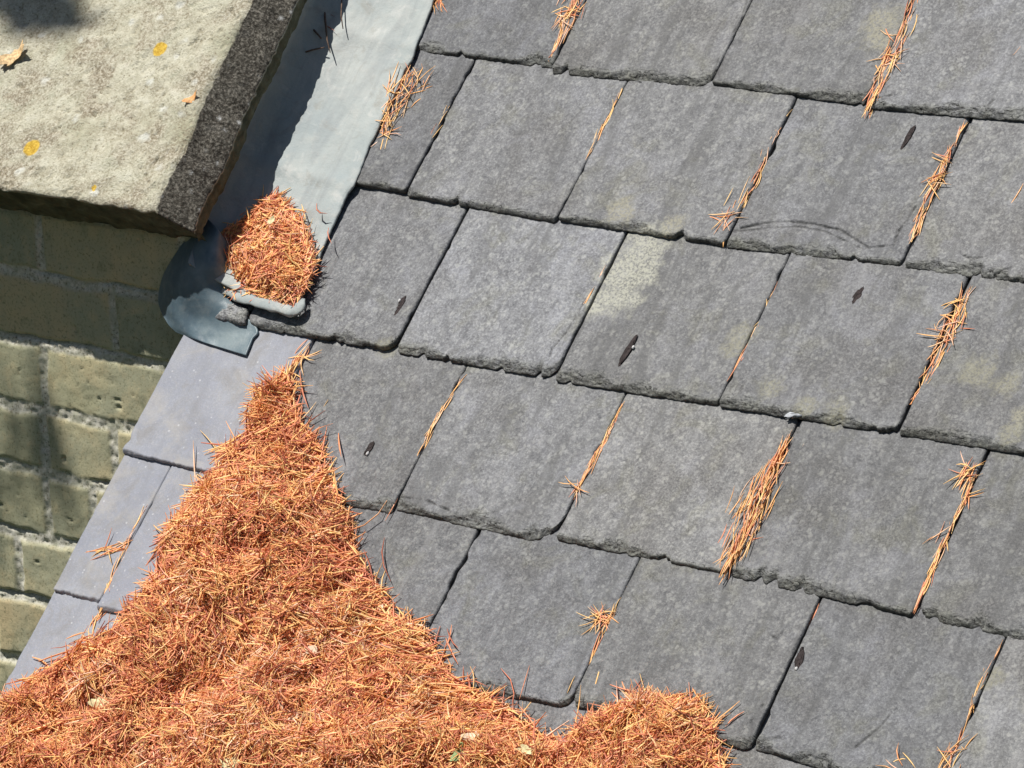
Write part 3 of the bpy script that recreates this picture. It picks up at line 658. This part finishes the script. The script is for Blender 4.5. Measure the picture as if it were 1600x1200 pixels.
# ---------------- needles
def needle_arrays(C, az, el, L, r, bend, tint):
    n = len(C); ts = np.linspace(-.5, .5, 4)
    d = np.stack([np.cos(az) * np.cos(el), np.sin(az) * np.cos(el), np.sin(el)], -1)
    sdv = np.stack([-np.sin(az), np.cos(az), np.zeros(n)], -1); up = np.cross(d, sdv)
    tw = rng.uniform(0, 6.28, n); bd = sdv * np.cos(tw)[:, None] + up * np.sin(tw)[:, None] * .6
    V = np.zeros((n, 4, 3, 3))
    for i, t in enumerate(ts):
        c = C + d * (L * t)[:, None] + bd * (bend * L * (t * t * 4 - .5) * .5)[:, None]
        rr = r * (.45, 1, 1, .25)[i]
        for j in range(3):
            a = j * 2.0944 + tw
            V[:, i, j] = c + (sdv * np.cos(a)[:, None] + up * np.sin(a)[:, None]) * rr[:, None]
    b = (np.arange(n) * 12)[:, None]
    f = []
    for i in range(3):
        for j in range(3): f.append(np.stack([b[:, 0] + i * 3 + j, b[:, 0] + i * 3 + (j + 1) % 3, b[:, 0] + (i + 1) * 3 + (j + 1) % 3, b[:, 0] + (i + 1) * 3 + j], -1))
    F_ = np.concatenate(f)
    return V.reshape(-1, 3), F_, np.repeat(tint, 12)
def tints(n, lo=.1, hi=1.): return np.clip(rng.beta(1.5, 1.3, n) * (hi - lo) + lo, 0, 1)

def poly_dist(U, V, poly):
    d = np.full(U.shape, 9.); ins = np.zeros(U.shape, bool); n = len(poly)
    for i in range(n):
        a = poly[i]; b = poly[(i + 1) % n]; e = b - a; t = np.clip(((U - a[0]) * e[0] + (V - a[1]) * e[1]) / (e @ e), 0, 1)
        d = np.minimum(d, np.hypot(U - a[0] - t * e[0], V - a[1] - t * e[1]))
        c = (a[1] > V) != (b[1] > V); x = a[0] + (V - a[1]) / (b[1] - a[1] + 1e-12) * e[0]
        ins ^= c & (U < x)
    return np.where(ins, d, -d)
def heap(name, label, px, H, lam, count, seed, lmin=.024, lmax=.066, lump_=.5, base_n=.0035, cat='needle heap', noff=0., dips=(), edge_jit=.004, rad=.00088):
    poly = np.array([on_roof(*p, noff) for p in px]); lo = poly.min(0) - .01; hi = poly.max(0) + .01
    step = .005; us_ = np.arange(lo[0], hi[0], step); vs_ = np.arange(lo[1], hi[1], step)
    U, V = np.meshgrid(us_, vs_)
    D = poly_dist(U, V, poly)
    def hgt(U, V, D):
        x = np.clip(D, 0, None); h = H * (1 - np.exp(-x / lam))
        l = 1 + lump_ * 2 * (fbm(U * 11 + seed, V * 11, seed, 3) - .5)
        h = h * l + np.clip(x / .02, 0, 1) * (fbm(U * 30, V * 30, seed + 3, 3) - .5) * .034 * min(1, H / .04)
        for (p, r, dp) in dips:
            q = on_roof(*p); h = h - dp * np.exp(-((U - q[0]) ** 2 + (V - q[1]) ** 2) / r ** 2)
        return np.maximum(h, 0)
    Hh = hgt(U, V, D)
    c = poly.mean(0)
    # bedding of packed litter under the loose needles, tinted dark to paint the shade in the gaps
    ok = D > .003; Nb = base_n - .012 + np.where(ok, Hh * .93 + .003, 0) 
    idx = -np.ones(U.shape, int); sel = D > -.004; idx[sel] = np.arange(sel.sum())
    Vb = np.stack([U[sel] - c[0], V[sel] - c[1], Nb[sel]], -1)
    q = np.stack([idx[:-1, :-1], idx[:-1, 1:], idx[1:, 1:], idx[1:, :-1]], -1).reshape(-1, 4); q = q[(q >= 0).all(1)]
    # loose needles
    pu = rng.uniform(lo[0], hi[0], count * 8); pv = rng.uniform(lo[1], hi[1], count * 8)
    pd = poly_dist(pu, pv, poly); keep = pd > np.where(rng.random(len(pd)) < .012, -rng.exponential(.012, len(pd)), rng.normal(.003, edge_jit, len(pd))); pu, pv, pd = pu[keep][:count], pv[keep][:count], pd[keep][:count]
    n = len(pu); h = hgt(pu, pv, pd)
    e_ = .004; gu = (hgt(pu + e_, pv, pd) - h) / e_; gv = (hgt(pu, pv + e_, pd) - h) / e_
    # slope of the heap near its rim
    dpu = (poly_dist(pu + e_, pv, poly) - pd) / e_; dpv = (poly_dist(pu, pv + e_, poly) - pd) / e_
    ex = H / lam * np.exp(-np.clip(pd, 0, None) / lam); gu = np.clip(gu + dpu * ex, -2, 2); gv = np.clip(gv + dpv * ex, -2, 2)
    az = rng.uniform(0, 2 * np.pi, n)
    # neighbouring needles share a drift of direction
    loc = fbm(pu * 18, pv * 18, seed + 30, 2) * 9; m = rng.random(n) < .45; az = np.where(m, loc + rng.normal(0, .5, n), az)
    rim = (pd < .014) & (rng.random(n) < .75); az = np.where(rim, np.arctan2(dpv, dpu) + np.pi / 2 + rng.normal(0, .55, n), az)
    gu = np.clip(gu, -1.1, 1.1); gv = np.clip(gv, -1.1, 1.1)
    sl_ = gu * np.cos(az) + gv * np.sin(az); el = np.arctan(sl_) + rng.normal(0, .15, n)
    L = rng.uniform(lmin, lmax, n); deep = rng.random(n)
    zc = base_n + h + .0012 - deep * .011 * np.clip(pd / .01, 0, 1) + np.abs(np.sin(el - np.arctan(sl_))) * L * .35
    # rim needles lie flat on the slates
    flat = pd < .004; el = np.where(flat, rng.normal(.05, .10, n), el); zc = np.where(flat, base_n + .002 + rng.uniform(0, .004, n), zc)
    zc = np.maximum(zc, base_n + .0012 + np.abs(np.sin(el)) * L * .5 * .8)
    ti = tints(n) * (.9 + .25 * (fbm(pu * 15, pv * 15, seed + 40, 2) - .5) * 2)
    Vn, Fn, Tn = needle_arrays(np.stack([pu - c[0], pv - c[1], zc], -1), az, el, L, rng.uniform(.7, 1.45, n) * rad, rng.normal(0, .22, n), np.clip(ti, .05, 1))
    o = obj(name, mesh(name, np.concatenate([Vb, Vn]), np.concatenate([q, Fn + len(Vb)]), NEEDLE, False, {'tint': np.concatenate([np.full(len(Vb), .07), Tn])}))
    lay(o, c[0], c[1], 0.); tag(o, label, cat, None, 'stuff'); return o
main_px = [(452, 590), (462, 640), (480, 680), (500, 705), (508, 735), (528, 775), (548, 820), (553, 865), (575, 905), (603, 940), (622, 975), (662, 992), (690, 1040), (712, 1068), (750, 1090), (792, 1112), (822, 1140), (868, 1166), (888, 1178), (900, 1215), (930, 1400), (-500, 1400), (-480, 1330), (-100, 1120), (0, 1112), (40, 1085), (80, 1055), (125, 1025), (190, 985), (240, 935), (262, 880), (262, 850), (300, 800), (328, 762), (358, 725), (352, 712), (398, 690), (402, 640), (420, 620)]
heap('needle_heap', 'great spreading heap of orange fallen needles filling the lower left of the roof', main_px, .058, .055, 80000, 3, dips=[((205, 1125), .022, .028), ((400, 1060), .045, .030), ((520, 1090), .03, .014), ((130, 1150), .03, .016), ((480, 770), .012, .016), ((330, 1120), .05, .014), ((410, 790), .02, .012), ((300, 830), .015, .01)])
sec_px = [(893, 1172), (912, 1152), (940, 1130), (985, 1112), (1020, 1103), (1055, 1102), (1085, 1112), (1102, 1128), (1112, 1150), (1112, 1178), (1125, 1200), (1150, 1290), (900, 1290), (880, 1230)]
heap('needle_heap', 'small rounded heap of orange needles at the bottom edge right of the big one', sec_px, .030, .025, 11000, 11)
gut_px = [(432, 312), (448, 332), (466, 352), (476, 378), (484, 402), (478, 430), (470, 450), (458, 466), (425, 462), (385, 452), (350, 440), (312, 436), (308, 415), (322, 390), (340, 374), (364, 356), (388, 338), (412, 320)]
heap('needle_heap', 'dome of orange needles caught on the lower end of the lead strip', gut_px, .016, .016, 9500, 21, base_n=.016, noff=.018, lmin=.022, lmax=.042)

clump_group = 'needle tufts caught in the joints between slates'
def tuft(label, spine, spread, count, stars=(), name='needle_tuft', height=.004, jit=.16, lmin=.022, lmax=.036, base=.0048, seedtint=(.3, .95)):
    P_ = np.array([on_roof(*p) for p in spine]); c = P_.mean(0)
    count = max(3, int(count * .85)); spread = [x * .78 for x in spread]
    seg = np.diff(P_, axis=0); ln = np.hypot(seg[:, 0], seg[:, 1]); cum = np.concatenate([[0], np.cumsum(ln)])
    t = rng.uniform(0, cum[-1], count); i = np.clip(np.searchsorted(cum, t) - 1, 0, len(seg) - 1); f = (t - cum[i]) / ln[i]
    ctr = P_[i] + seg[i] * f[:, None]; a0 = np.arctan2(seg[i, 1], seg[i, 0])
    wd = np.interp(t, cum, np.array(spread) / 1150.)
    off = rng.normal(0, .42, count) * wd
    pos = ctr + np.stack([-np.sin(a0), np.cos(a0)], -1) * off[:, None]
    L = rng.uniform(lmin, lmax, count); az = a0 + rng.normal(0, jit, count) + np.where(rng.random(count) < .5, 0, np.pi)
    # needles keep inside the clump's ends
    zz = base - TOP + surf(pos[:, 1]) + rng.random(count) * height * np.clip(wd / .012, .15, 1.3); el = rng.normal(0, .05, count)
    for (p, m, r) in stars:
        q = np.array(on_roof(*p)); k = m
        aa = rng.uniform(0, 2 * np.pi, k); ll = rng.uniform(.02, .034, k)
        pos = np.concatenate([pos, q + np.stack([np.cos(aa), np.sin(aa)], -1) * (ll * rng.uniform(.05, .42, k))[:, None] + rng.normal(0, r / 1150., (k, 2))]); az = np.concatenate([az, aa]); L = np.concatenate([L, ll])
        zz = np.concatenate([zz, base - TOP + surf(pos[-k:, 1]) + .001 + rng.random(k) * .004]); el = np.concatenate([el, rng.normal(.04, .10, k)])
    n = len(L)
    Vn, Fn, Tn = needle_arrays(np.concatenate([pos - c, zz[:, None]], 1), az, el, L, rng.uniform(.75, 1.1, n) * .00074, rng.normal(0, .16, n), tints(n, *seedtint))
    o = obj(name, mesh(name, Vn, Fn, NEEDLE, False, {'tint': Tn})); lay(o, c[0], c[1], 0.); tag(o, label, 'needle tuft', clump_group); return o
tuft('little fan of needles at the top edge beside the lead', [(688, -12), (690, 10)], [14, 8], 7, [((684, 4), 9, 3)])
tuft('brush of orange needles at the top edge between the first two slates', [(915, -25), (895, 20), (882, 55), (868, 84)], [44, 34, 12, 2], 60, [((890, 30), 14, 8)])
tuft('dense orange sheaf with a crosswise star, in the topmost right joint', [(1437, -10), (1418, 40), (1398, 85), (1378, 130), (1358, 178)], [6, 16, 26, 16, 3], 95, [((1392, 100), 14, 6), ((1385, 52), 2, 3)])
tuft('shaggy tuft of needles poking out from the edge of the lead strip', [(650, 115), (636, 150), (620, 175), (605, 205)], [34, 44, 26, 10], 70, [((635, 145), 22, 14), ((606, 213), 10, 5)], height=.012, jit=.5)
tuft('thin line of needles in the narrow joint just right of the lead', [(716, 134), (693, 185), (672, 225), (656, 258)], [2, 5, 5, 4], 20, jit=.07)
tuft('sparse needles in the joint above the slate with two lichen stains', [(972, 138), (955, 175), (938, 210), (918, 250)], [3, 7, 8, 5], 20, jit=.12)
tuft('long needle strand that fans out at its foot, above the white chipped row', [(1232, 163), (1215, 205), (1195, 245), (1180, 285), (1158, 325), (1136, 360)], [2, 5, 6, 14, 20, 12], 64, [((1138, 345), 9, 4)], jit=.13)
tuft('needle strand with two side sprigs, right of the flaking cracked slate', [(1500, 205), (1483, 240), (1465, 285), (1452, 310), (1438, 350), (1430, 372)], [2, 5, 9, 9, 12, 5], 52, [((1458, 287), 9, 4), ((1468, 247), 3, 3)], jit=.14)
tuft('few red needles tucked under a slate edge near the top', [(1238, 158), (1262, 161), (1296, 167)], [3, 3, 3], 5, jit=.15, base=-.001, seedtint=(.25, .5))
tuft('two or three pale needles in the joint beside the big lichen patch', [(945, 422), (930, 450), (908, 485)], [2, 3, 3], 6, jit=.06, seedtint=(.5, 1))
tuft('thin reddish strand in the joint beside the small dark lichen stain', [(1214, 448), (1190, 500), (1170, 545), (1145, 592)], [3, 5, 5, 4], 26, jit=.07)
tuft('ragged needle strand with many cross sprigs near the right edge', [(1508, 462), (1492, 500), (1478, 540), (1455, 580), (1437, 620)], [8, 20, 16, 10, 4], 72, [((1488, 500), 12, 8), ((1475, 530), 8, 6), ((1500, 470), 5, 5)], jit=.18)
tuft('faded thin strand in the joint left of centre', [(718, 598), (692, 640), (672, 680), (652, 722)], [2, 5, 6, 4], 20, jit=.14, seedtint=(.45, 1))
tuft('two needles at the joint foot above the cracked corner slate', [(626, 772), (613, 800)], [3, 2], 4, jit=.1, base=.003)
tuft('narrow sheaf ending in a small cross, in the middle joint', [(966, 645), (948, 685), (930, 720), (908, 762)], [3, 6, 10, 5], 36, [((905, 765), 5, 3)], jit=.1)
tuft('thickest needle bundle, lying in the wide joint right of centre', [(1230, 690), (1208, 735), (1190, 775), (1172, 820), (1155, 860), (1138, 898)], [3, 14, 34, 34, 22, 8], 190, [((1195, 770), 9, 14), ((1172, 850), 4, 8)], jit=.15, height=.009)
tuft('strand headed by a spiky star, in the lowest right hand joint', [(1522, 735), (1508, 775), (1490, 820), (1470, 865), (1452, 910), (1438, 945)], [4, 8, 8, 9, 7, 4], 70, [((1510, 747), 18, 5), ((1515, 772), 5, 3), ((1480, 835), 4, 4)], jit=.1)
tuft('spiky star of needles on plain slate above the small heap', [(972, 935), (950, 975), (938, 1005), (925, 1040)], [4, 9, 6, 4], 24, [((943, 970), 24, 5)], jit=.12)
tuft('short red sliver of needles under a tail edge, lower right', [(1276, 950), (1262, 985)], [2, 2], 5, jit=.04, base=.002, seedtint=(.3, .55))
tuft('thin straight strand near the bottom right corner', [(1563, 1012), (1540, 1055), (1520, 1105), (1505, 1148)], [2, 4, 5, 3], 28, jit=.06, seedtint=(.3, .8))
tuft('loose star of needles at the bottom edge near the right corner', [(1495, 1170), (1478, 1200)], [5, 12], 14, [((1488, 1188), 14, 8), ((1410, 1195), 5, 5)], jit=.3)
tuft('needles with a fan pointing left, on the pale slates by the roof edge', [(222, 808), (200, 850), (185, 885), (172, 925), (158, 960)], [4, 10, 12, 5, 3], 34, [((172, 862), 4, 6)], jit=.12)
tuft('flat sideways fan of needles beside the pale slate joint', [(148, 864), (172, 862), (200, 855)], [4, 10, 16], 22, jit=.25)
tuft('wispy tip of needles trailing up from the big heap', [(478, 545), (462, 570), (448, 592), (436, 620)], [14, 7, 14, 26], 46, [((478, 560), 7, 3), ((455, 580), 4, 3)], jit=.16)
tuft('stub of a few reddish needles under the middle slate edge', [(714, 571), (728, 573)], [2, 2], 4, jit=.3, base=.0015, lmin=.008, lmax=.014, seedtint=(.3, .5))
tuft('thin tail of needles below the roof edge joint', [(155, 962), (140, 990)], [5, 16], 14, jit=.3)
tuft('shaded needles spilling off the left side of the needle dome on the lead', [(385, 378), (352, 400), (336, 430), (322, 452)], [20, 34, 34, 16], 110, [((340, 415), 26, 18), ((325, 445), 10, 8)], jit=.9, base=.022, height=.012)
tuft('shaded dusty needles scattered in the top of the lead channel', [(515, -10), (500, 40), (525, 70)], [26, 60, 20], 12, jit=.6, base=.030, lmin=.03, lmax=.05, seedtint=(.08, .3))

def single(label, a, b, tint=.5, base=.0048, r=.0008):
    A = np.array(on_roof(*a)); B = np.array(on_roof(*b)); c = (A + B) / 2; d = B - A
    Vn, Fn, Tn = needle_arrays(np.array([[0, 0, base - TOP + float(surf(c[1])) + .0005]]), np.array([math.atan2(d[1], d[0])]), np.array([.03]), np.array([np.hypot(*d)]), np.array([r]), np.array([rng.normal(0, .25)]), np.array([tint]))
    o = obj('loose_needle', mesh('loose_needle', Vn, Fn, NEEDLE, False, {'tint': Tn})); lay(o, c[0], c[1]); tag(o, label, 'needle', 'single needles lying on the slates')
single('lone curved red needle on a slate in the upper middle', (788, 243), (748, 280), .32)
single('pale bleached needle near the top right corner', (1550, 28), (1533, 58), .97)
single('orange needle at the right edge near the top', (1602, 62), (1573, 98), .55)
single('needle at the right edge of the second full row', (1602, 285), (1580, 322), .6)
single('tan needle leaning right of the big heap tip', (515, 627), (482, 667), .75)
single('short needle below the tail edge joint, right of the thick bundle', (1393, 692), (1380, 726), .6)
single('curved needle below the spiky star above the small heap', (943, 1037), (930, 1088), .72)
single('needle lying in the joint left of the spiky star\'s tail', (902, 1056), (889, 1086), .75)
single('upright needle on a tail edge above the long fanned strand\'s row', (1093, 370), (1088, 398), .7)
single('detached needle right of the ragged strand', (1500, 531), (1486, 555), .7)
single('tiny bleached needle by the top of the thick bundle', (1259, 690), (1252, 702), .95)
single('needle standing beside the foot of the long fanned strand', (1136, 372), (1133, 390), .65)
single('needle sticking out right of the big heap', (543, 738), (505, 748), .6, .012)
single('needle pointing up between the heaps', (1162, 1102), (1118, 1138), .6, .01)
single('needle standing upright at the rim of the big heap', (743, 1046), (748, 1085), .7, .01)
single('dark needle leaning off the rim of the big heap', (575, 880), (563, 900), .7, .008)

# ---------------- droppings
for (x, y, l, wd, an, wt, lab) in [
    (625, 487, 40, 7, 1.5, (628, 474), 'long dark dropping on the first full slate right of the lead'),
    (985, 550, 40, 8, 1.48, (993, 547), 'dark dropping with white fleck below the big lichen patch'),
    (1341, 462, 27, 9, 1.42, None, 'broad dark dropping high on a slate right of centre'),
    (580, 704, 22, 7, 1.5, (578, 712), 'small dark dropping beside the top of the big needle heap'),
    (1420, 214, 30, 6, 1.45, None, 'faint flat dark dropping on the flaking cracked slate'),
    (1250, 1034, 30, 8, 1.75, (1247, 1047), 'dark dropping with white tip in the lower right')]:
    root = empty('bird_dropping'); u, v = on_roof(x, y, .002); lay(root, u, v, float(surf(v)) + .0022); root['_uv'] = (u, v)
    tag(root, lab, 'bird dropping', 'dark droppings on the slates')
    flat = 'flat' in lab
    lump('dark_smear', x, y, l / 2 / 1150, wd / 2 / 1000, .0006 if flat else .0011, DROP, int(x), an, 0, root, .42, 26)
    if wt: lump('white_tip', wt[0], wt[1], .0022, .0016, .0014, DROPW, int(y), an, .001, root, .4, 10)
    del root['_uv']
o = lump('slate_chip', 1253, 647, .014, .006, .0007, plain('fresh pale chip', (.42, .44, .47), .8, .4, 200, .15), 4, .5, .0050, None, .8); tag(o, 'jagged white chip on the lower edge of a slate right of centre', 'stone chip')

# ---------------- leaves and litter
def HEAP(x, y):                       # height of the big heap where a scrap of litter is seen lying
    o = bpy.data.objects['needle_heap']; me = o.data; P_ = np.empty(len(me.vertices) * 3); me.vertices.foreach_get('co', P_); P_ = P_.reshape(-1, 3)
    c = np.array(o.location); cu, cv = c[0], c @ UPS; n = .04
    for i in range(4):
        u, v = on_roof(x, y, n); m = np.hypot(P_[:, 0] + cu - u, P_[:, 1] + cv - v) < .008; n = float(np.percentile(P_[m, 2], 92)) + .001
    return n
def leaf(name, label, px, py, n, size, ang, mat, seed, lobes=.35, curl=.3, tilt=(0, 0), cat='leaf'):
    u, v = on_roof(px, py, n); R_ = 12; Q = 28; V = []; Fc = []
    for i in range(R_ + 1):
        r = i / R_
        for j in range(Q):
            a = 2 * math.pi * j / Q; k = 1 + lobes * (float(fbm(math.cos(a) * 2.4 + seed, math.sin(a) * 2.4, seed, 3)) - .5) * 2.4
            x = math.cos(a) * r * k * size; y = math.sin(a) * r * k * size * .55
            z = curl * size * ((x / size) ** 2 * .9 + math.sin(a * 2 + seed) * .25 * r * r) + (float(noise(x * 300, y * 300, seed)) - .5) * size * .1
            V.append((x, y, z))
    for i in range(R_):
        for j in range(Q): Fc.append((i * Q + j, (i + 1) * Q + j, (i + 1) * Q + (j + 1) % Q, i * Q + (j + 1) % Q))
    me = mesh(name, V, Fc, mat); o = obj(name, me); o.location = W(u, v, n + .001)
    o.rotation_euler = (Matrix.Rotation(PITCH, 3, 'X') @ Matrix.Rotation(ang, 3, 'Z') @ Matrix.Rotation(tilt[0], 3, 'X') @ Matrix.Rotation(tilt[1], 3, 'Y')).to_euler()
    md = o.modifiers.new('thickness', 'SOLIDIFY'); md.thickness = .0004
    tag(o, label, cat); return o
leaf('dead_leaf', 'crumpled tan dead leaf at the left edge of the coping stone', 22, 88, .134, .020, .9, LEAF, 3, .6, .5)
leaf('dead_leaf', 'small curled orange leaf scrap near the dark face of the coping', 300, 155, .132, .0095, .85, LEAF_O, 8, .4, .5)
leaf('leaf_scrap', 'pale yellow woody scrap in a dark hollow of the big heap', 160, 1100, HEAP(160, 1100), .0125, -.1, LEAF_P, 12, .5, .3, (.2, 0), 'leaf scrap')
leaf('leaf_scrap', 'buff leaf scrap near the bottom of the big heap, right of middle', 738, 1152, HEAP(738, 1152), .009, .4, SEED, 15, .4, .3, (.2, .1), 'leaf scrap')
leaf('leaf_scrap', 'small green leaf at the bottom of the big heap', 716, 1178, HEAP(716, 1178), .010, 1.2, LEAF_G, 19, .5, .3, (.3, 0), 'leaf scrap')
leaf('leaf_scrap', 'cream leaf fragment lowest in the big heap near its right end', 822, 1174, HEAP(822, 1174), .010, .1, LEAF_P, 23, .6, .3, (.2, 0), 'leaf scrap')
leaf('leaf_scrap', 'flat cream leaf fragment at the bottom edge, left of middle', 362, 1193, HEAP(362, 1193), .013, .2, LEAF_P, 26, .6, .2, (.1, 0), 'leaf scrap')
leaf('leaf_scrap', 'pale seed husk at the right rim of the big heap', 593, 952, .013, .006, .8, SEED, 29, .3, .4, (.3, 0), 'seed husk')
leaf('leaf_scrap', 'buff husk half buried in the middle of the big heap', 488, 1016, HEAP(488, 1016), .008, .3, SEED, 31, .4, .3, (.3, 0), 'seed husk')
leaf('leaf_scrap', 'tiny triangular husk low in the big heap', 460, 1122, HEAP(460, 1122), .006, 1.0, SEED, 34, .4, .3, (.3, 0), 'seed husk')
leaf('leaf_scrap', 'small yellow flake on the dome of needles on the lead', 425, 345, .042, .006, 1.3, LEAF_P, 37, .4, .3, (.3, 0), 'leaf scrap')

def tube(name, pts, rs, mat, parent=None, sg=8):
    V = []; Fc = []; pts = [Vector(p) for p in pts]
    for i, p in enumerate(pts):
        t = (pts[min(i + 1, len(pts) - 1)] - pts[max(i - 1, 0)]).normalized(); a = t.orthogonal().normalized(); b = t.cross(a)
        for j in range(sg):
            q = 2 * math.pi * j / sg; V.append(p + (a * math.cos(q) + b * math.sin(q)) * rs[i])
    for i in range(len(pts) - 1):
        for j in range(sg): Fc.append((i * sg + j, i * sg + (j + 1) % sg, (i + 1) * sg + (j + 1) % sg, (i + 1) * sg + j))
    Fc.append(tuple(range(sg - 1, -1, -1))); Fc.append(tuple((len(pts) - 1) * sg + j for j in range(sg)))
    return obj(name, mesh(name, V, Fc, mat), parent)
tw = empty('fallen_twig', (0, 0, 0), (PITCH, 0, 0)); tag(tw, 'little dark twig with a cone shaped bud lying in the shaded lead channel', 'twig')
R3 = lambda x, y, n: (*on_roof(x, y, n), n)
tube('bud', [R3(460, 22, .034), R3(464, 26, .034), R3(470, 31, .034), R3(476, 35, .034)], [.002, .0062, .0052, .002], TWIG, tw)
tube('stem', [R3(474, 34, .036), R3(488, 44, .036), R3(502, 60, .037)], [.0018, .0014, .001], TWIG, tw, 6)
tube('stem', [R3(470, 84, .034), R3(488, 78, .035), R3(507, 74, .035)], [.0009, .0011, .0008], TWIG, tw, 6)
tube('stem', [R3(506, -8, .034), R3(508, 30, .035), R3(511, 62, .034), R3(516, 82, .034)], [.0012, .0012, .001, .0006], TWIG, tw, 6)
tube('stem', [R3(534, 0, .034), R3(533, 25, .035), R3(536, 45, .034)], [.0008, .0008, .0006], TWIG, tw, 6)

# ---------------- cobweb under the coping
def web():
    root = empty('cobweb'); tag(root, 'dusty white cobweb threads hanging under the coping against the bricks', 'cobweb')
    def pt(x, y, yy):
        d = ray(x, y); t = (yy - CAM_P[1]) / d[1]; return tuple(CAM_P + t * d)
    Y0 = -.245
    tube('strand', [pt(108, 335, Y0), pt(118, 345, Y0), pt(128, 352, Y0 + .003), pt(140, 362, Y0 + .005), pt(148, 376, Y0 + .008), pt(155, 388, Y0 + .01)], [.0003, .0007, .0005, .0009, .0011, .0007], WEB, root, 5)
    tube('strand', [pt(146, 340, Y0), pt(147, 352, Y0), pt(148, 372, Y0 + .006)], [.0002, .0005, .0003], WEB, root, 5)
    tube('strand', [pt(120, 346, Y0), pt(134, 362, Y0), pt(147, 374, Y0 + .006)], [.0002, .0003, .0003], WEB, root, 5)
    for i in range(13):
        x = 62 + i * 7; tube('strand', [pt(x + 22, 362 + i * 3, Y0 + .01), pt(x + 36, 400 + i * 3, Y0 + .02), pt(x + 62, 462 + i * 2, Y0 + .035)], [.00010] * 3, WEB, root, 4)
web()

# ---------------- the conifer that sheds the needles, standing left of the picture; its lowest boughs shade coping and bricks
def conifer():
    root = empty('conifer_tree', (-4.4, -2.2, -4.2)); tag(root, 'tall conifer standing left of the roof, outside the picture', 'tree')
    base = np.array([-4.4, -2.2, -4.2]); sv = SUN
    tk = [(0, 0, z) for z in np.linspace(0, 12.5, 14)]
    tube('trunk', [(x + .12 * math.sin(z * .6), .1 * math.cos(z * .5), z) for x, y, z in tk], [.30 * (1 - i / 14) + .03 for i in range(14)], BARK, root, 14)
    V = []; tgt = []
    def foliage(p, q, n, spread):
        t = rng.random(n) ** .8; c = p + (q - p) * t[:, None]; c = c + rng.normal(0, 1, (n, 3)) * np.array([spread, spread, spread * .45]) * (1.15 - t)[:, None]; return c
    pts = []
    for i in range(60):
        z = rng.uniform(4.6, 12.3); a = rng.uniform(0, 6.28); L = (12.8 - z) * .33 * rng.uniform(.7, 1.1)
        p = np.array([0, 0, z]); q = p + np.array([math.cos(a) * L, math.sin(a) * L, -.10 * L + rng.uniform(-.2, .3)])
        pts.append(foliage(p, q, 330, .17))
    pts = np.concatenate(pts) + base
    # keep the way of the sun to the open roof clear
    gx = pts[:, 0] - sv[0] / sv[2] * pts[:, 2]; gy = pts[:, 1] - sv[1] / sv[2] * pts[:, 2]
    pts = pts[~((gx > -1.15) & (gx < 2) & (gy > -2) & (gy < 1.4))]
    limbs = []
    def bough(tx, dirn, reach, n, sp):
        tip = np.array(tx) + sv * 3.4; b0 = tip + np.array(dirn) * reach; limbs.append((b0, tip)); return foliage(b0, tip, n, sp)
    bx, bz = on_wall(84, 660); cu = on_roof(40, 10, .13)
    ex = [bough((bx, WALL_Y, bz), (-1, -.25, .05), 2.2, 230, .05), bough(W(cu[0] + .075, cu[1] - .01, .13), (-1, .15, .08), 2.2, 620, .085)]
    P0 = np.concatenate([pts] + ex) - base; n = len(P0)
    d = rng.normal(0, 1, (n, 3)); d /= np.linalg.norm(d, axis=1)[:, None]; e = np.cross(d, rng.normal(0, 1, (n, 3))); e /= np.linalg.norm(e, axis=1)[:, None]
    l = np.where(np.arange(n) < len(pts), rng.uniform(.06, .14, n), rng.uniform(.03, .06, n))[:, None]
    Q = np.stack([P0 - d * l, P0 + e * l * .3, P0 + d * l, P0 - e * l * .3], 1).reshape(-1, 3)
    obj('crown', mesh('crown', Q, np.arange(4 * n).reshape(-1, 4), FOL, False), root)
    for b0, tip in limbs:
        tube('bough', [np.array([0, 0, b0[2] - base[2] - .1]), b0 - base, (b0 + tip) / 2 - base, tip - base], [.05, .03, .012, .003], BARK, root, 8)
conifer()
src = bpy.data.objects['conifer_tree']; src['group'] = 'conifers around the house'
for i, (x, y, rz) in enumerate([(-6.5, -7.5, .9), (-1.5, -11, 2.1), (4.5, -11.5, 3.4), (9.5, -8.5, 4.2), (-9.5, -2, 5.2), (-8, 4, .4)]):  # unseen extra conifers, added to block sky light from the shaded bricks
    t = src.copy(); COL.objects.link(t); t.location = (x, y, -4.2); t.rotation_euler = (0, 0, rz)
    t['label'] = ['added sky-blocking conifer farther back on the left', 'added sky-blocking conifer behind the viewpoint', 'added sky-blocking conifer behind and right of the viewpoint', 'added sky-blocking conifer far to the right', 'added sky-blocking conifer far to the left', 'added sky-blocking conifer up beyond the coping side'][i]
    for ch in list(src.children):
        if ch.name.startswith('bough'): continue
        c = ch.copy(); COL.objects.link(c); c.parent = t

# ---------------- what lies beyond the picture: the house below the eaves and the ground
def struct(name, V, Fc, mat):
    o = obj(name, mesh(name, V, Fc, mat, False)); tag(o, kind='structure'); return o
G0 = -4.2
struct('ground', [(-150, -150, G0), (150, -150, G0), (150, 150, G0), (-150, 150, G0)], [(0, 1, 2, 3)], plain('mown grass', (.03, .045, .018), .95, .3, 8, .4))
